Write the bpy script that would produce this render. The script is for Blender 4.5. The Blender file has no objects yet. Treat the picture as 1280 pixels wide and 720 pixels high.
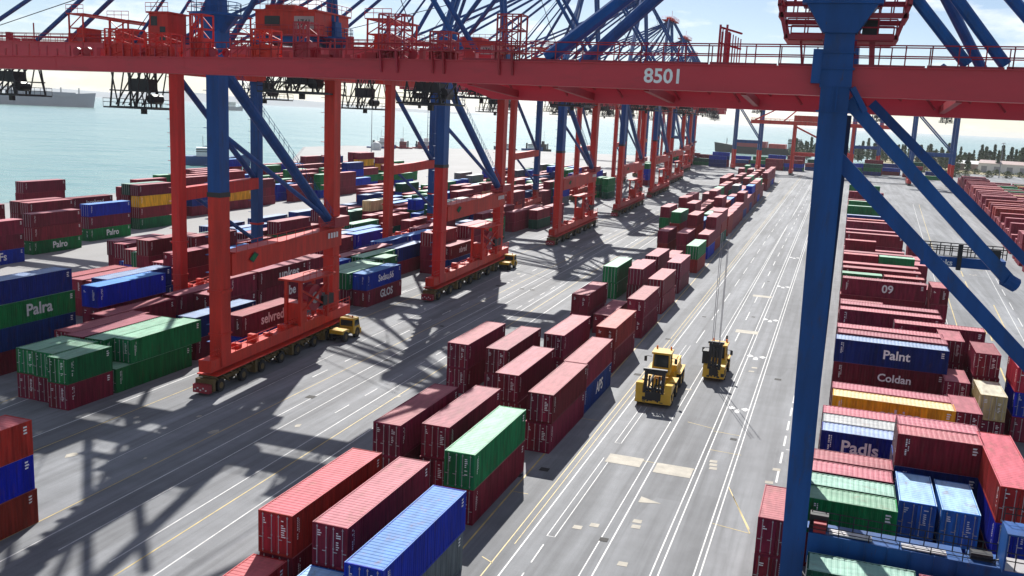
import bpy, math, random
HAZE=.00006
from mathutils import Vector, Matrix
random.seed(7)
D=bpy.data; S=bpy.context.scene; COL=S.collection
V=Vector
# ------------------------------------------------------------------ camera
CAM_H=30.673
FW=V((-0.31857528,0.92992764,-0.18369643)); RT=V((0.94228177,0.33174794,0.04525894)); UP=V((-0.10302846,0.15867542,0.98194055))
FPX=1163.567
cd=D.cameras.new('camera'); co=D.objects.new('camera',cd); COL.objects.link(co)
m=Matrix((RT,UP,-FW)).transposed().to_4x4(); m.translation=V((0,0,CAM_H)); co.matrix_world=m
cd.sensor_width=36; cd.lens=36*FPX/1280; cd.clip_start=.5; cd.clip_end=60000
S.camera=co
# ------------------------------------------------------------------ world and sun
SUN=V((-0.34,0.98,0.90)).normalized()
el=math.asin(SUN.z); az=math.atan2(SUN.x,SUN.y)
W=D.worlds.new('World'); S.world=W; W.use_nodes=True
nt=W.node_tree; bg=nt.nodes['Background']
sky=nt.nodes.new('ShaderNodeTexSky'); sky.sky_type='NISHITA'; sky.sun_disc=False
sky.sun_elevation=el; sky.sun_rotation=az; sky.air_density=.7; sky.dust_density=.35; sky.ozone_density=1.0; sky.altitude=20
# clouds low over the horizon, laid out by direction
tc=nt.nodes.new('ShaderNodeTexCoord'); mp=nt.nodes.new('ShaderNodeMapping'); mp.inputs['Scale'].default_value=(5,5,17)
nz=nt.nodes.new('ShaderNodeTexNoise'); nz.inputs['Scale'].default_value=1.3; nz.inputs['Detail'].default_value=9; nz.inputs['Roughness'].default_value=.58
rp=nt.nodes.new('ShaderNodeValToRGB'); rp.color_ramp.elements[0].position=.50; rp.color_ramp.elements[1].position=.66
mx=nt.nodes.new('ShaderNodeMixRGB'); mx.inputs['Color2'].default_value=(13.,13.,13.2,1)
nt.links.new(tc.outputs['Generated'],mp.inputs['Vector']); nt.links.new(mp.outputs[0],nz.inputs['Vector']); nt.links.new(nz.outputs['Fac'],rp.inputs['Fac'])
mul=nt.nodes.new('ShaderNodeMath'); mul.operation='MULTIPLY'; mul.inputs[1].default_value=.8
nt.links.new(rp.outputs['Color'],mul.inputs[0]); nt.links.new(mul.outputs[0],mx.inputs['Fac'])
nt.links.new(sky.outputs[0],mx.inputs['Color1']); nt.links.new(mx.outputs[0],bg.inputs['Color']); bg.inputs['Strength'].default_value=.07
sl=D.lights.new('sun','SUN'); sl.energy=5.0; sl.angle=math.radians(.5); sl.color=(1,.965,.91)
so=D.objects.new('sun',sl); COL.objects.link(so); so.rotation_euler=(-SUN).to_track_quat('-Z','Y').to_euler(); so.location=(0,0,200)
S.view_settings.view_transform='Standard'; S.view_settings.look='None'; S.view_settings.exposure=0.55; S.view_settings.gamma=1
# ------------------------------------------------------------------ materials
def newmat(name):
    mt=D.materials.new(name); mt.use_nodes=True
    return mt,mt.node_tree,mt.node_tree.nodes['Principled BSDF']
def paint(name,col,rough=.5,var=.18,scale=.6,metal=0,dirt=None,dirtamt=.35,rnd=.12,spec=.5,stretch=(1,1,.25),wear=0):
    mt,t,b=newmat(name); N=t.nodes; L=t.links
    tc=N.new('ShaderNodeTexCoord'); mp=N.new('ShaderNodeMapping'); mp.inputs['Scale'].default_value=stretch
    n=N.new('ShaderNodeTexNoise'); n.inputs['Scale'].default_value=scale; n.inputs['Detail'].default_value=6; n.inputs['Roughness'].default_value=.65
    oi=N.new('ShaderNodeObjectInfo'); ad=N.new('ShaderNodeVectorMath'); ad.operation='ADD'
    sc=N.new('ShaderNodeVectorMath'); sc.operation='SCALE'; sc.inputs['Scale'].default_value=37.
    L.new(oi.outputs['Random'],sc.inputs[0]); L.new(tc.outputs['Object'],mp.inputs[0]); L.new(mp.outputs[0],ad.inputs[0]); L.new(sc.outputs[0],ad.inputs[1]); L.new(ad.outputs[0],n.inputs['Vector'])
    hv=N.new('ShaderNodeHueSaturation'); hv.inputs['Color'].default_value=(*col,1)
    m1=N.new('ShaderNodeMapRange'); m1.inputs['From Min'].default_value=.3; m1.inputs['From Max'].default_value=.7; m1.inputs['To Min'].default_value=1-var; m1.inputs['To Max'].default_value=1+var
    m2=N.new('ShaderNodeMapRange'); m2.inputs['To Min'].default_value=1-rnd; m2.inputs['To Max'].default_value=1+rnd*1.6
    pr=N.new('ShaderNodeMath'); pr.operation='MULTIPLY'
    m3=N.new('ShaderNodeMapRange'); m3.inputs['To Min'].default_value=.5-rnd*.045; m3.inputs['To Max'].default_value=.5+rnd*.03; wn=N.new('ShaderNodeTexWhiteNoise'); wn.noise_dimensions='1D'; L.new(oi.outputs['Random'],wn.inputs['W']); L.new(wn.outputs['Value'],m3.inputs['Value']); L.new(m3.outputs[0],hv.inputs['Hue'])
    L.new(n.outputs['Fac'],m1.inputs['Value']); L.new(oi.outputs['Random'],m2.inputs['Value']); L.new(m1.outputs[0],pr.inputs[0]); L.new(m2.outputs[0],pr.inputs[1]); L.new(pr.outputs[0],hv.inputs['Value'])
    out=hv.outputs['Color']
    if dirt:
        n2=N.new('ShaderNodeTexNoise'); n2.inputs['Scale'].default_value=scale*3.1; n2.inputs['Detail'].default_value=8; n2.inputs['Roughness'].default_value=.7
        L.new(ad.outputs[0],n2.inputs['Vector']); r=N.new('ShaderNodeValToRGB'); r.color_ramp.elements[0].position=.55; r.color_ramp.elements[1].position=.72
        L.new(n2.outputs['Fac'],r.inputs['Fac']); mu=N.new('ShaderNodeMath'); mu.operation='MULTIPLY'; mu.inputs[1].default_value=dirtamt; L.new(r.outputs['Color'],mu.inputs[0])
        mi=N.new('ShaderNodeMixRGB'); mi.inputs['Color2'].default_value=(*dirt,1); L.new(mu.outputs[0],mi.inputs['Fac']); L.new(out,mi.inputs['Color1']); out=mi.outputs['Color']
    if wear:
        mpw=N.new('ShaderNodeMapping'); mpw.inputs['Scale'].default_value={1:(2.2,2.2,.22),2:(1.6,.4,1),3:(.9,.9,.12)}[wear]; nw=N.new('ShaderNodeTexNoise'); nw.inputs['Scale'].default_value=1.6; nw.inputs['Detail'].default_value=5
        adw=N.new('ShaderNodeVectorMath'); adw.operation='ADD'; L.new(tc.outputs['Object'],mpw.inputs[0]); L.new(mpw.outputs[0],adw.inputs[0]); L.new(sc.outputs[0],adw.inputs[1]); L.new(adw.outputs[0],nw.inputs['Vector'])
        mw=N.new('ShaderNodeMapRange'); mw.inputs['From Min'].default_value=.36; mw.inputs['From Max'].default_value=.66; lo,hi={1:(.70,1.2),2:(.84,1.12),3:(.86,1.1)}[wear]; mw.inputs['To Min'].default_value=lo; mw.inputs['To Max'].default_value=hi; L.new(nw.outputs['Fac'],mw.inputs['Value'])
        vm=N.new('ShaderNodeVectorMath'); vm.operation='SCALE'; L.new(out,vm.inputs[0]); L.new(mw.outputs[0],vm.inputs['Scale']); out=vm.outputs[0]
        rs=N.new('ShaderNodeTexNoise'); rs.inputs['Scale'].default_value=5.5; rs.inputs['Detail'].default_value=7; rs.inputs['Roughness'].default_value=.72; L.new(adw.outputs[0],rs.inputs['Vector'])
        rr_=N.new('ShaderNodeValToRGB'); rr_.color_ramp.elements[0].position=.63; rr_.color_ramp.elements[1].position=.70; L.new(rs.outputs['Fac'],rr_.inputs['Fac']); mq=N.new('ShaderNodeMath'); mq.operation='MULTIPLY'; mq.inputs[1].default_value=.75; L.new(rr_.outputs['Color'],mq.inputs[0])
        mr_=N.new('ShaderNodeMixRGB'); mr_.inputs['Color2'].default_value=(.085,.03,.014,1); L.new(mq.outputs[0],mr_.inputs['Fac']); L.new(out,mr_.inputs['Color1']); out=mr_.outputs['Color']
    L.new(out,b.inputs['Base Color']); b.inputs['Roughness'].default_value=rough; b.inputs['Metallic'].default_value=metal; b.inputs['Specular IOR Level'].default_value=spec
    return mt
PAL={'maroon':((.165,.011,.028),(.40,.125,.145)),'dark red':((.15,.006,.017),(.42,.11,.12)),'red':((.30,.016,.018),(.46,.10,.12)),
 'brown red':((.22,.018,.016),(.44,.13,.125)),'green':((.006,.145,.045),(.25,.45,.32)),'dark green':((.006,.075,.045),(.24,.40,.33)),
 'blue':((.004,.02,.34),(.09,.25,.58)),'navy':((.004,.018,.15),(.24,.31,.46)),'light blue':((.02,.10,.38),(.28,.44,.64)),'grey':((.11,.13,.14),(.45,.46,.46)),
 'yellow':((.60,.29,.015),(.66,.53,.28)),'cream':((.52,.42,.20),(.66,.62,.48)),'teal':((.01,.18,.22),(.22,.42,.46))}
BODY={k:paint('container paint '+k,v[0],.62,.22,.55,spec=.14,dirt=(.09,.04,.025),dirtamt=.45,rnd=.25,wear=1) for k,v in PAL.items()}
ROOF={k:paint('faded and glare-paled roof paint '+k,v[1],.62,.13,.45,spec=.25,dirt=(.26,.13,.09),dirtamt=.6,rnd=.16,stretch=(1,.5,1),wear=2) for k,v in PAL.items()}  # real fading plus sun glare and haze mixed into the roof colours
M={}
M['white']=paint('white marking paint',(.72,.72,.70),.6,.1,2)
M['galv']=paint('galvanised steel',(.42,.40,.40),.45,.15,3,metal=.3)
M['cred']=paint('crane red paint',(.55,.023,.013),.45,.2,.35,spec=.3,dirt=(.12,.03,.02),dirtamt=.4,rnd=.06,wear=3)
M['bred']=paint('boom red paint',(.50,.026,.044),.45,.14,.3,dirt=(.16,.03,.03),dirtamt=.35,rnd=.06,stretch=(.3,1,1))
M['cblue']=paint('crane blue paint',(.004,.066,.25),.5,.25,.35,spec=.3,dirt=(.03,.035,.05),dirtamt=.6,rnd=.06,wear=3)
M['shadeblue']=paint('crane blue with painted shade',(.003,.016,.06),.55,.2,.4,spec=.2)  # crane blue darkened: the rear post's shade is put into the colour
M['dkred']=paint('dark red steel',(.32,.012,.025),.5,.15,.5)
M['black']=paint('black steel',(.012,.012,.014),.5,.2,1)
M['rubber']=paint('tyre rubber',(.018,.017,.016),.8,.2,2)
M['ochre']=paint('ochre bogie paint',(.13,.085,.02),.6,.35,1.2,dirt=(.03,.02,.015),dirtamt=.7)
M['yellow']=paint('machine yellow paint',(.68,.40,.02),.38,.1,.8,dirt=(.2,.12,.04),dirtamt=.25)
M['glass']=paint('cab glass',(.02,.03,.035),.08,.05,1)
M['plate']=paint('weathered pale panel',(.42,.30,.28),.5,.15,.8)
M['cwhite']=paint('white building paint',(.75,.75,.73),.55,.08,.2)
M['shipgrey']=paint('ship hull grey',(.09,.13,.20),.5,.15,.02)
M['shipblue']=paint('boat hull blue',(.02,.07,.22),.5,.15,.1)
M['shipred']=paint('boat hull red',(.28,.02,.03),.5,.15,.1)
M['pole']=paint('pole grey paint',(.30,.31,.33),.5,.1,1)
M['trunk']=paint('bark',(.07,.045,.03),.9,.3,2)
M['orange']=paint('beacon orange',(.7,.16,.01),.3,.05,2)
def leafmat(name,a,b2):
    mt,t,b=newmat(name); N=t.nodes; L=t.links
    g=N.new('ShaderNodeNewGeometry'); r=N.new('ShaderNodeValToRGB'); r.color_ramp.elements[0].color=(*a,1); r.color_ramp.elements[1].color=(*b2,1)
    L.new(g.outputs['Random Per Island'],r.inputs['Fac']); L.new(r.outputs['Color'],b.inputs['Base Color']); b.inputs['Roughness'].default_value=.7
    return mt
M['leaf']=leafmat('conifer leaf',(.025,.06,.016),(.075,.125,.035)); M['leaf2']=leafmat('light leaf',(.05,.08,.015),(.12,.15,.03))
def asphalt():
    mt,t,b=newmat('asphalt'); N=t.nodes; L=t.links
    tc=N.new('ShaderNodeTexCoord')
    def noise(scale,stretch,detail=5,rough=.6):
        mp=N.new('ShaderNodeMapping'); mp.inputs['Scale'].default_value=stretch; n=N.new('ShaderNodeTexNoise'); n.inputs['Scale'].default_value=scale; n.inputs['Detail'].default_value=detail; n.inputs['Roughness'].default_value=rough
        L.new(tc.outputs['Object'],mp.inputs[0]); L.new(mp.outputs[0],n.inputs['Vector']); return n.outputs['Fac']
    def rng(x,a,c,lo,hi):
        q=N.new('ShaderNodeMapRange'); q.inputs['From Min'].default_value=a; q.inputs['From Max'].default_value=c; q.inputs['To Min'].default_value=lo; q.inputs['To Max'].default_value=hi; L.new(x,q.inputs['Value']); return q.outputs[0]
    def mulv(x,y):
        q=N.new('ShaderNodeMath'); q.operation='MULTIPLY'; L.new(x,q.inputs[0]); L.new(y,q.inputs[1]); return q.outputs[0]
    v=rng(noise(.55,(1,.045,1),5),.32,.68,.7,1.16)       # tyre-worn streaks along the lanes
    v=mulv(v,rng(noise(1.5,(1,.018,1),3,.5),.52,.70,1,.82))       # narrow rubber tracks
    v=mulv(v,rng(noise(.12,(1,.16,1),4),.35,.65,.82,1.14))
    v=mulv(v,rng(noise(.5,(1,1,1),6),.3,.7,.9,1.09))
    v=mulv(v,rng(noise(9,(1,1,1),3),.3,.7,.93,1.07))
    v=mulv(v,rng(noise(.22,(1.2,.35,1),7,.75),.60,.74,1,.66))       # oil stains
    # paving slabs laid at different times
    mp=N.new('ShaderNodeMapping'); mp.inputs['Scale'].default_value=(.16,.022,1); vo=N.new('ShaderNodeTexVoronoi'); vo.distance='CHEBYCHEV'; vo.inputs['Scale'].default_value=1
    L.new(tc.outputs['Object'],mp.inputs[0]); L.new(mp.outputs[0],vo.inputs['Vector']); sp=N.new('ShaderNodeSeparateColor'); L.new(vo.outputs['Color'],sp.inputs[0])
    v=mulv(v,rng(sp.outputs[0],0,1,.88,1.1))
    mi=N.new('ShaderNodeMixRGB'); mi.blend_type='MULTIPLY'; mi.inputs['Fac'].default_value=1; mi.inputs['Color1'].default_value=(.205,.213,.226,1)
    cb=N.new('ShaderNodeCombineColor'); L.new(v,cb.inputs[0]); L.new(v,cb.inputs[1]); L.new(v,cb.inputs[2]); L.new(cb.outputs[0],mi.inputs['Color2'])
    L.new(mi.outputs[0],b.inputs['Base Color']); b.inputs['Roughness'].default_value=.78; b.inputs['Specular IOR Level'].default_value=.35
    bp=N.new('ShaderNodeBump'); bp.inputs['Strength'].default_value=.075; bp.inputs['Distance'].default_value=.02; L.new(noise(14,(1,1,1),3),bp.inputs['Height']); L.new(bp.outputs[0],b.inputs['Normal'])
    return mt
M['asphalt']=asphalt()
M['apron']=paint('pale concrete apron',(.262,.262,.262),.8,.12,.05,dirt=(.22,.21,.20),dirtamt=.5,rnd=0,stretch=(1,.3,1))
M['sand']=paint('dry grassland',(.30,.25,.13),.9,.25,.02,dirt=(.10,.12,.04),dirtamt=.8,rnd=0,stretch=(1,1,1))
M['line']=paint('white road paint',(.60,.60,.59),.6,.3,.8,dirt=(.22,.22,.22),dirtamt=.9,rnd=0,stretch=(1,1,1))
M['yline']=paint('yellow road paint',(.52,.39,.13),.6,.3,.8,dirt=(.22,.21,.19),dirtamt=.95,rnd=0,stretch=(1,1,1))
M['patch']=paint('pale repair patch',(.36,.33,.27),.7,.25,.7,dirt=(.25,.22,.2),dirtamt=.6,rnd=0,stretch=(1,1,1))
def watermat():
    mt,t,b=newmat('sea water'); N=t.nodes; L=t.links
    b.inputs['Base Color'].default_value=(.10,.27,.27,1); b.inputs['Roughness'].default_value=.22; b.inputs['IOR'].default_value=1.33
    tc=N.new('ShaderNodeTexCoord'); last=None
    for sc,dist,st in ((.012,5.,1.),(.06,1.2,.9),(.3,.25,.8)):
        n=N.new('ShaderNodeTexNoise'); n.inputs['Scale'].default_value=sc; n.inputs['Detail'].default_value=4
        bp=N.new('ShaderNodeBump'); bp.inputs['Strength'].default_value=st; bp.inputs['Distance'].default_value=dist
        L.new(tc.outputs['Object'],n.inputs['Vector']); L.new(n.outputs['Fac'],bp.inputs['Height'])
        if last: L.new(last,bp.inputs['Normal'])
        last=bp.outputs[0]
    L.new(last,b.inputs['Normal'])
    n=N.new('ShaderNodeTexNoise'); n.inputs['Scale'].default_value=.004; n.inputs['Detail'].default_value=5; L.new(tc.outputs['Object'],n.inputs['Vector'])
    r=N.new('ShaderNodeValToRGB'); r.color_ramp.elements[0].position=.35; r.color_ramp.elements[0].color=(.12,.265,.25,1); r.color_ramp.elements[1].position=.65; r.color_ramp.elements[1].color=(.19,.325,.295,1)
    L.new(n.outputs['Fac'],r.inputs['Fac']); L.new(r.outputs['Color'],b.inputs['Base Color'])
    return mt
M['water']=watermat()
M['hill']=paint('far hillside',(.10,.14,.17),.9,.2,.0012,rnd=0,stretch=(1,1,1))
# ------------------------------------------------------------------ mesh helpers
class MB:
    def __init__(s): s.v=[]; s.f=[]; s.m=[]; s.mats=[]; s.cur=0
    def mat(s,mt):
        if mt not in s.mats: s.mats.append(mt)
        s.cur=s.mats.index(mt); return s
    def quad(s,*p):
        i=len(s.v); s.v+= [tuple(q) for q in p]; s.f.append(tuple(range(i,i+len(p)))); s.m.append(s.cur); return s
    def box(s,x0,x1,y0,y1,z0,z1):
        return s.hexa([(x0,y0,z0),(x1,y0,z0),(x1,y1,z0),(x0,y1,z0)],[(x0,y0,z1),(x1,y0,z1),(x1,y1,z1),(x0,y1,z1)])
    def hexa(s,a,b):
        n=len(a); i=len(s.v); s.v+= [tuple(q) for q in a]+[tuple(q) for q in b]
        s.f.append(tuple(i+k for k in reversed(range(n)))); s.f.append(tuple(i+n+k for k in range(n)))
        for k in range(n): s.f.append((i+k,i+(k+1)%n,i+n+(k+1)%n,i+n+k))
        s.m+=[s.cur]*(n+2); return s
    def beam(s,p,q,w,h,w2=None,h2=None,side=None):
        p=V(p); q=V(q); d=(q-p).normalized(); up=V((0,0,1)) if abs(d.z)<.95 else V(side or (0,1,0))
        r=d.cross(up).normalized(); u=r.cross(d); w2=w2 or w; h2=h2 or h
        f=lambda c,a,b:[c-r*a/2-u*b/2,c+r*a/2-u*b/2,c+r*a/2+u*b/2,c-r*a/2+u*b/2]
        a=f(p,w,h); b=f(q,w2,h2); return s.hexa(a[::-1],b[::-1])
    def tube(s,p,q,r,n=8,r2=None):
        p=V(p); q=V(q); d=(q-p).normalized(); up=V((0,0,1)) if abs(d.z)<.95 else V((0,1,0)); a=d.cross(up).normalized(); b=a.cross(d); r2=r if r2 is None else r2
        P=[(a*math.cos(k*2*math.pi/n)+b*math.sin(k*2*math.pi/n)) for k in range(n)]
        return s.hexa([p+e*r for e in P],[q+e*r2 for e in P])
    def rail(s,pts,h=1.1,step=1.5,r=.035,n=4,rails=(.55,1.0)):
        for a,b in zip(pts,pts[1:]):
            a=V(a); b=V(b); L=(b-a).length; k=max(1,round(L/step))
            for i in range(k+1):
                c=a+(b-a)*i/k; s.tube(c,c+V((0,0,h)),r,n)
            for t in rails: s.tube(a+V((0,0,h*t)),b+V((0,0,h*t)),r,n)
        return s
    def mesh(s,name,default=None):
        me=D.meshes.new(name); me.from_pydata([tuple(map(float,q)) for q in s.v],[],s.f)
        for mt in s.mats: me.materials.append(mt)
        me.polygons.foreach_set('material_index',s.m); me.update(); return me
    def obj(s,name,parent=None,mat=None):
        if mat and not s.mats: s.mats=[mat]
        return link(name,s.mesh(name),parent)
def link(name,data,parent=None,loc=(0,0,0),rz=0):
    o=D.objects.new(name,data); COL.objects.link(o); o.location=loc; o.rotation_euler=(0,0,rz)
    if parent: o.parent=parent
    return o
def tag(o,label=None,cat=None,group=None,kind=None):
    if label: o['label']=label
    if cat: o['category']=cat
    if group: o['group']=group
    if kind: o['kind']=kind
    return o
def empty(name,loc=(0,0,0),rz=0): return link(name,None,None,loc,rz)
def mb(mt): return MB().mat(M[mt] if isinstance(mt,str) else mt)
def copy_tree(o,parent=None):
    c=o.copy(); COL.objects.link(c)
    if parent: c.parent=parent
    for ch in list(o.children): copy_tree(ch,c)
    return c
def text_mesh(s,size,name='lettering',mat=None,shear=0):
    cu=D.curves.new('txt','FONT'); cu.body=s; cu.size=size; cu.align_x='CENTER'; cu.align_y='CENTER'; cu.extrude=.006; cu.offset=size*.022; cu.shear=shear; cu.resolution_u=3
    o=D.objects.new('txt',cu); COL.objects.link(o); bpy.context.view_layer.update()
    me=D.meshes.new_from_object(o.evaluated_get(bpy.context.evaluated_depsgraph_get())); D.objects.remove(o); D.curves.remove(cu)
    me.name=name; me.materials.clear(); me.materials.append(mat or M['white']); return me
# ------------------------------------------------------------------ setting
def flat(name,pts,z,mt,zb=None):
    b=mb(mt)
    if zb is None: b.quad(*[(x,y,z) for x,y in pts])
    else: b.hexa([(x,y,zb) for x,y in pts],[(x,y,z) for x,y in pts])
    return tag(b.obj(name),kind='structure')
b=mb('water'); R0=40000
b.quad((-R0,-2000,-3),(R0,-2000,-3),(R0,R0,-3),(-R0,R0,-3)); tag(b.obj('sea'),kind='structure')
flat('ground',[(-218,-60),(170,-60),(170,830),(-130,830),(-268,764),(-372,664),(-372,600),(-218,330)],0,'asphalt',-8)
flat('concrete_apron',[(-216.5,-20),(-101,-20),(-101,520),(-125,826),(-130,828),(-267,762),(-370.5,662),(-370.5,601),(-216.5,331)],.004,'apron')
flat('grassland',[(36,832),(171.5,832),(171.5,560),(900,560),(900,1350),(330,1500),(36,1260)],-.4,'sand',-8)
# low hazy coast far across the water
def hills(name,x0,x1,y,h,seed):
    r=random.Random(seed); n=60; b=mb('hill'); prev=None
    for i in range(n+1):
        x=x0+(x1-x0)*i/n; t=i/n; hh=h*(math.sin(math.pi*t)**.5)*(.6+.4*math.sin(t*9+seed)*math.sin(t*23))+4
        row=[(x,y,-3),(x,y+500,hh),(x,y+1500,hh*.8),(x,y+2600,-3)]
        if prev:
            for k in range(3): b.quad(prev[k],row[k],row[k+1],prev[k+1])
        prev=row
    tag(b.obj(name),kind='structure')
hills('hills',-15500,-5200,11000,150,3)
# painted lane markings
wl=mb('line'); yl=mb('yline'); pt=mb('patch')
def ln(b,x0,y0,x1,y1,w,z): 
    d=V((x1-x0,y1-y0,0)).normalized(); n=V((-d.y,d.x,0))*w*.33; a=V((x0,y0,z)); c=V((x1,y1,z)); b.quad(a+n,a-n,c-n,c+n)
def dash(b,x0,y0,x1,y1,w,z,on,off):
    L=math.hypot(x1-x0,y1-y0); t=0
    while t<L:
        u=t/L; v=min(1,(t+on)/L); ln(b,x0+(x1-x0)*u,y0+(y1-y0)*u,x0+(x1-x0)*v,y0+(y1-y0)*v,w,z); t+=on+off
WZ,YZ,PZ=.008,.012,.016
drift=lambda x,y: x
for xa,xb,w in ((-18.8,-21.5,.16),(-13.0,-14.6,.16),(-13.9,-13.6,.12),(-9.35,-10.4,.15),(-8.85,-9.9,.15),(-6.6,-7.0,.15),(-6.2,-6.6,.15)): ln(wl,xa,35,xb,640,w,WZ)
ln(yl,-22.3,40,-31.5,560,.2,YZ); ln(yl,-19.9,40,-22.9,640,.13,YZ); ln(yl,-19.45,60,-22.4,640,.1,YZ)
for y0,y1 in ((62.3,80),(84.4,97),(112,128)):
    ln(wl,-17.7,y0,-17.7,y1,.1,WZ); ln(wl,-17.1,y0,-17.1,y1,.1,WZ); ln(wl,-17.75,y0,-17.05,y0,.1,WZ)
dash(wl,-17.3,44,-17.5,61,.14,WZ,3,1.6); dash(wl,-16.6,130,-17.8,620,.16,WZ,9,8)
dash(wl,-2.7,40,-1.6,200,.28,WZ,3.2,1.9); ln(wl,-2.4,62,-1.0,62,.25,WZ); ln(wl,-2.3,71.5,-.9,71.5,.25,WZ); ln(wl,-2.1,90,-1.0,90,.2,WZ)
dash(wl,-11.6,118,-12.6,600,.2,WZ,7,9)
for xa,ya,xb,yb,b_,w in ((-65.9,40,-70.5,300,wl,.18),(-63.2,40,-67,300,yl,.14),(-49.6,35,-56.5,420,wl,.15),(-47.6,46,-55,420,wl,.13),(-52.1,40,-57,420,yl,.14),(-43.3,46,-52,420,wl,.15),(-41.5,35,-50.5,420,yl,.16),(-39.2,35,-48.5,420,wl,.17),(-73.2,50,-77,86,wl,.16),(-74.6,50,-78,80,yl,.14),(-56.2,60,-60,180,wl,.1)): ln(b_,xa,ya,xb,yb,w,YZ if b_ is yl else WZ)
dash(wl,-54.5,90,-60.5,480,.18,WZ,3.5,4.2); dash(wl,-45.8,80,-51,480,.15,WZ,3,3.5); dash(wl,-68,130,-72.5,520,.2,WZ,4,5); dash(wl,-76,190,-80,520,.25,WZ,4,6)
for x,y in ((-55,131),(-57,170),(-66,150),(-67,156),(-69,186),(-71,196),(-73,214),(-66,205),(-57.8,215),(-59,240),(-54,62),(-60,60),(-47,75),(-57,73),(-62,70),(-53,70),(-42.6,88),(-84,70),(-83,69)):
    w=random.uniform(.2,.5); pt.quad(*[(x+w*math.cos(a+.3)*random.uniform(.6,1.1),y+1.7*w*math.sin(a+.3)*random.uniform(.5,1.1),PZ) for a in (0,1.1,2.2,3.3,4.4,5.5)])
# yellow box lines and small marks on the truck lanes
for (x0,y0,x1,y1) in ((-9.4,80.6,-17.4,80.9),(-17.2,52.5,-14.6,52),(-9.3,92.3,-6.7,92),(-12.2,94,-9.3,93),(-6.5,69.8,-3.6,69.2),(-3.6,69.2,-6.2,78),(-3.7,69.9,-5.6,76),(-20.9,57.2,-19.9,56.6),(-23,90,-20.6,90),(-23,69,-21.4,69),(-6,86.4,-9,86.6)): ln(yl,x0,y0,x1,y1,.12,YZ)
for x0,x1,y0,y1 in ((-17.4,-14.2,79.0,81.3),(-12.9,-9.6,78.4,80.9),(-12.3,-9.0,140,142.2),(-12.6,-9.3,172,174)):
    pt.quad((x0,y0,PZ),(x1,y0,PZ),(x1,y1,PZ),(x0,y1,PZ))
pt.quad((-12.7,71.3,PZ),(-10.9,71.8,PZ),(-12.7,72.6,PZ))
for x,y in ((-14.9,65.5),(-16.0,64.6),(-11.9,66.6),(-12,67.6),(-8.2,83.5),(-8.1,82.6),(-8,81.7),(-7.9,118),(-7.7,120),(-14,106),(-11.5,60.2),(-3,80.5),(-2.6,84)): pt.quad((x-.35,y-.3,PZ),(x+.35,y-.25,PZ),(x+.33,y+.4,PZ),(x-.33,y+.35,PZ))
def arrow(b,x,y,s,z):
    b.quad((x-.5*s,y-2.6*s,z),(x+.5*s,y-2.6*s,z),(x+.5*s,y-.9*s,z),(x-.5*s,y-.9*s,z)); b.quad((x-.4*s,y-.7*s,z),(x+.4*s,y-.7*s,z),(x,y+.2*s,z))
    for k in (-1,1): b.quad((x+k*.5*s,y+.4*s,z),(x+k*1.5*s,y-.9*s,z),(x+k*2.1*s,y+.6*s,z),(x+k*1.4*s,y+1.6*s,z)) if k>0 else b.quad((x-1.4*s,y+1.6*s,z),(x-2.1*s,y+.6*s,z),(x-1.5*s,y-.9*s,z),(x-.5*s,y+.4*s,z))
arrow(wl,-7.8,101,.55,WZ+.002)
for y in (126,152,186,230): arrow(wl,-8.0,y,.6,WZ+.002)
dk=mb('rubber')
r=random.Random(14)
for k in range(26):
    x=r.uniform(-57,-4); y=r.uniform(50,200); q=r.uniform(.25,.5); dk.quad((x-q,y-q,PZ+.004),(x+q,y-q,PZ+.004),(x+q,y+q,PZ+.004),(x-q,y+q,PZ+.004))
tag(dk.obj('drain_covers'),kind='structure')
# right-hand road
ln(yl,15.6,60,34,440,.2,YZ); ln(wl,14.6,60,31.6,440,.15,WZ); dash(yl,20.0,80,29.5,250,.3,YZ,9,7); ln(wl,24.5,80,44.5,400,.15,WZ); dash(wl,26,90,46,400,.2,WZ,8,8)
for y in range(96,330,17): ln(wl,14.6+(y-60)*.0447+.2,y,15.6+(y-60)*.0484-.15,y,.12,WZ)
for pts in (((27.4,156),(29.4,189)),((24.6,155),(27.3,156)),((24.6,155),(25.4,166)),((28.6,150),(27.4,156))): ln(yl,*pts[0],*pts[1],.28,YZ)
for x,y in ((21.6,118),(23.5,128),(27.5,152),(31,168),(26.5,205),(30.5,228),(18.6,80),(17.8,88)): arrow(pt,x,y,.4,PZ)
dash(yl,-1.6,100,1.6,420,.14,YZ,12,4)
for bb,n in ((wl,'white_road_markings'),(yl,'yellow_road_markings'),(pt,'road_repair_patches')): tag(bb.obj(n),kind='structure')
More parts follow.
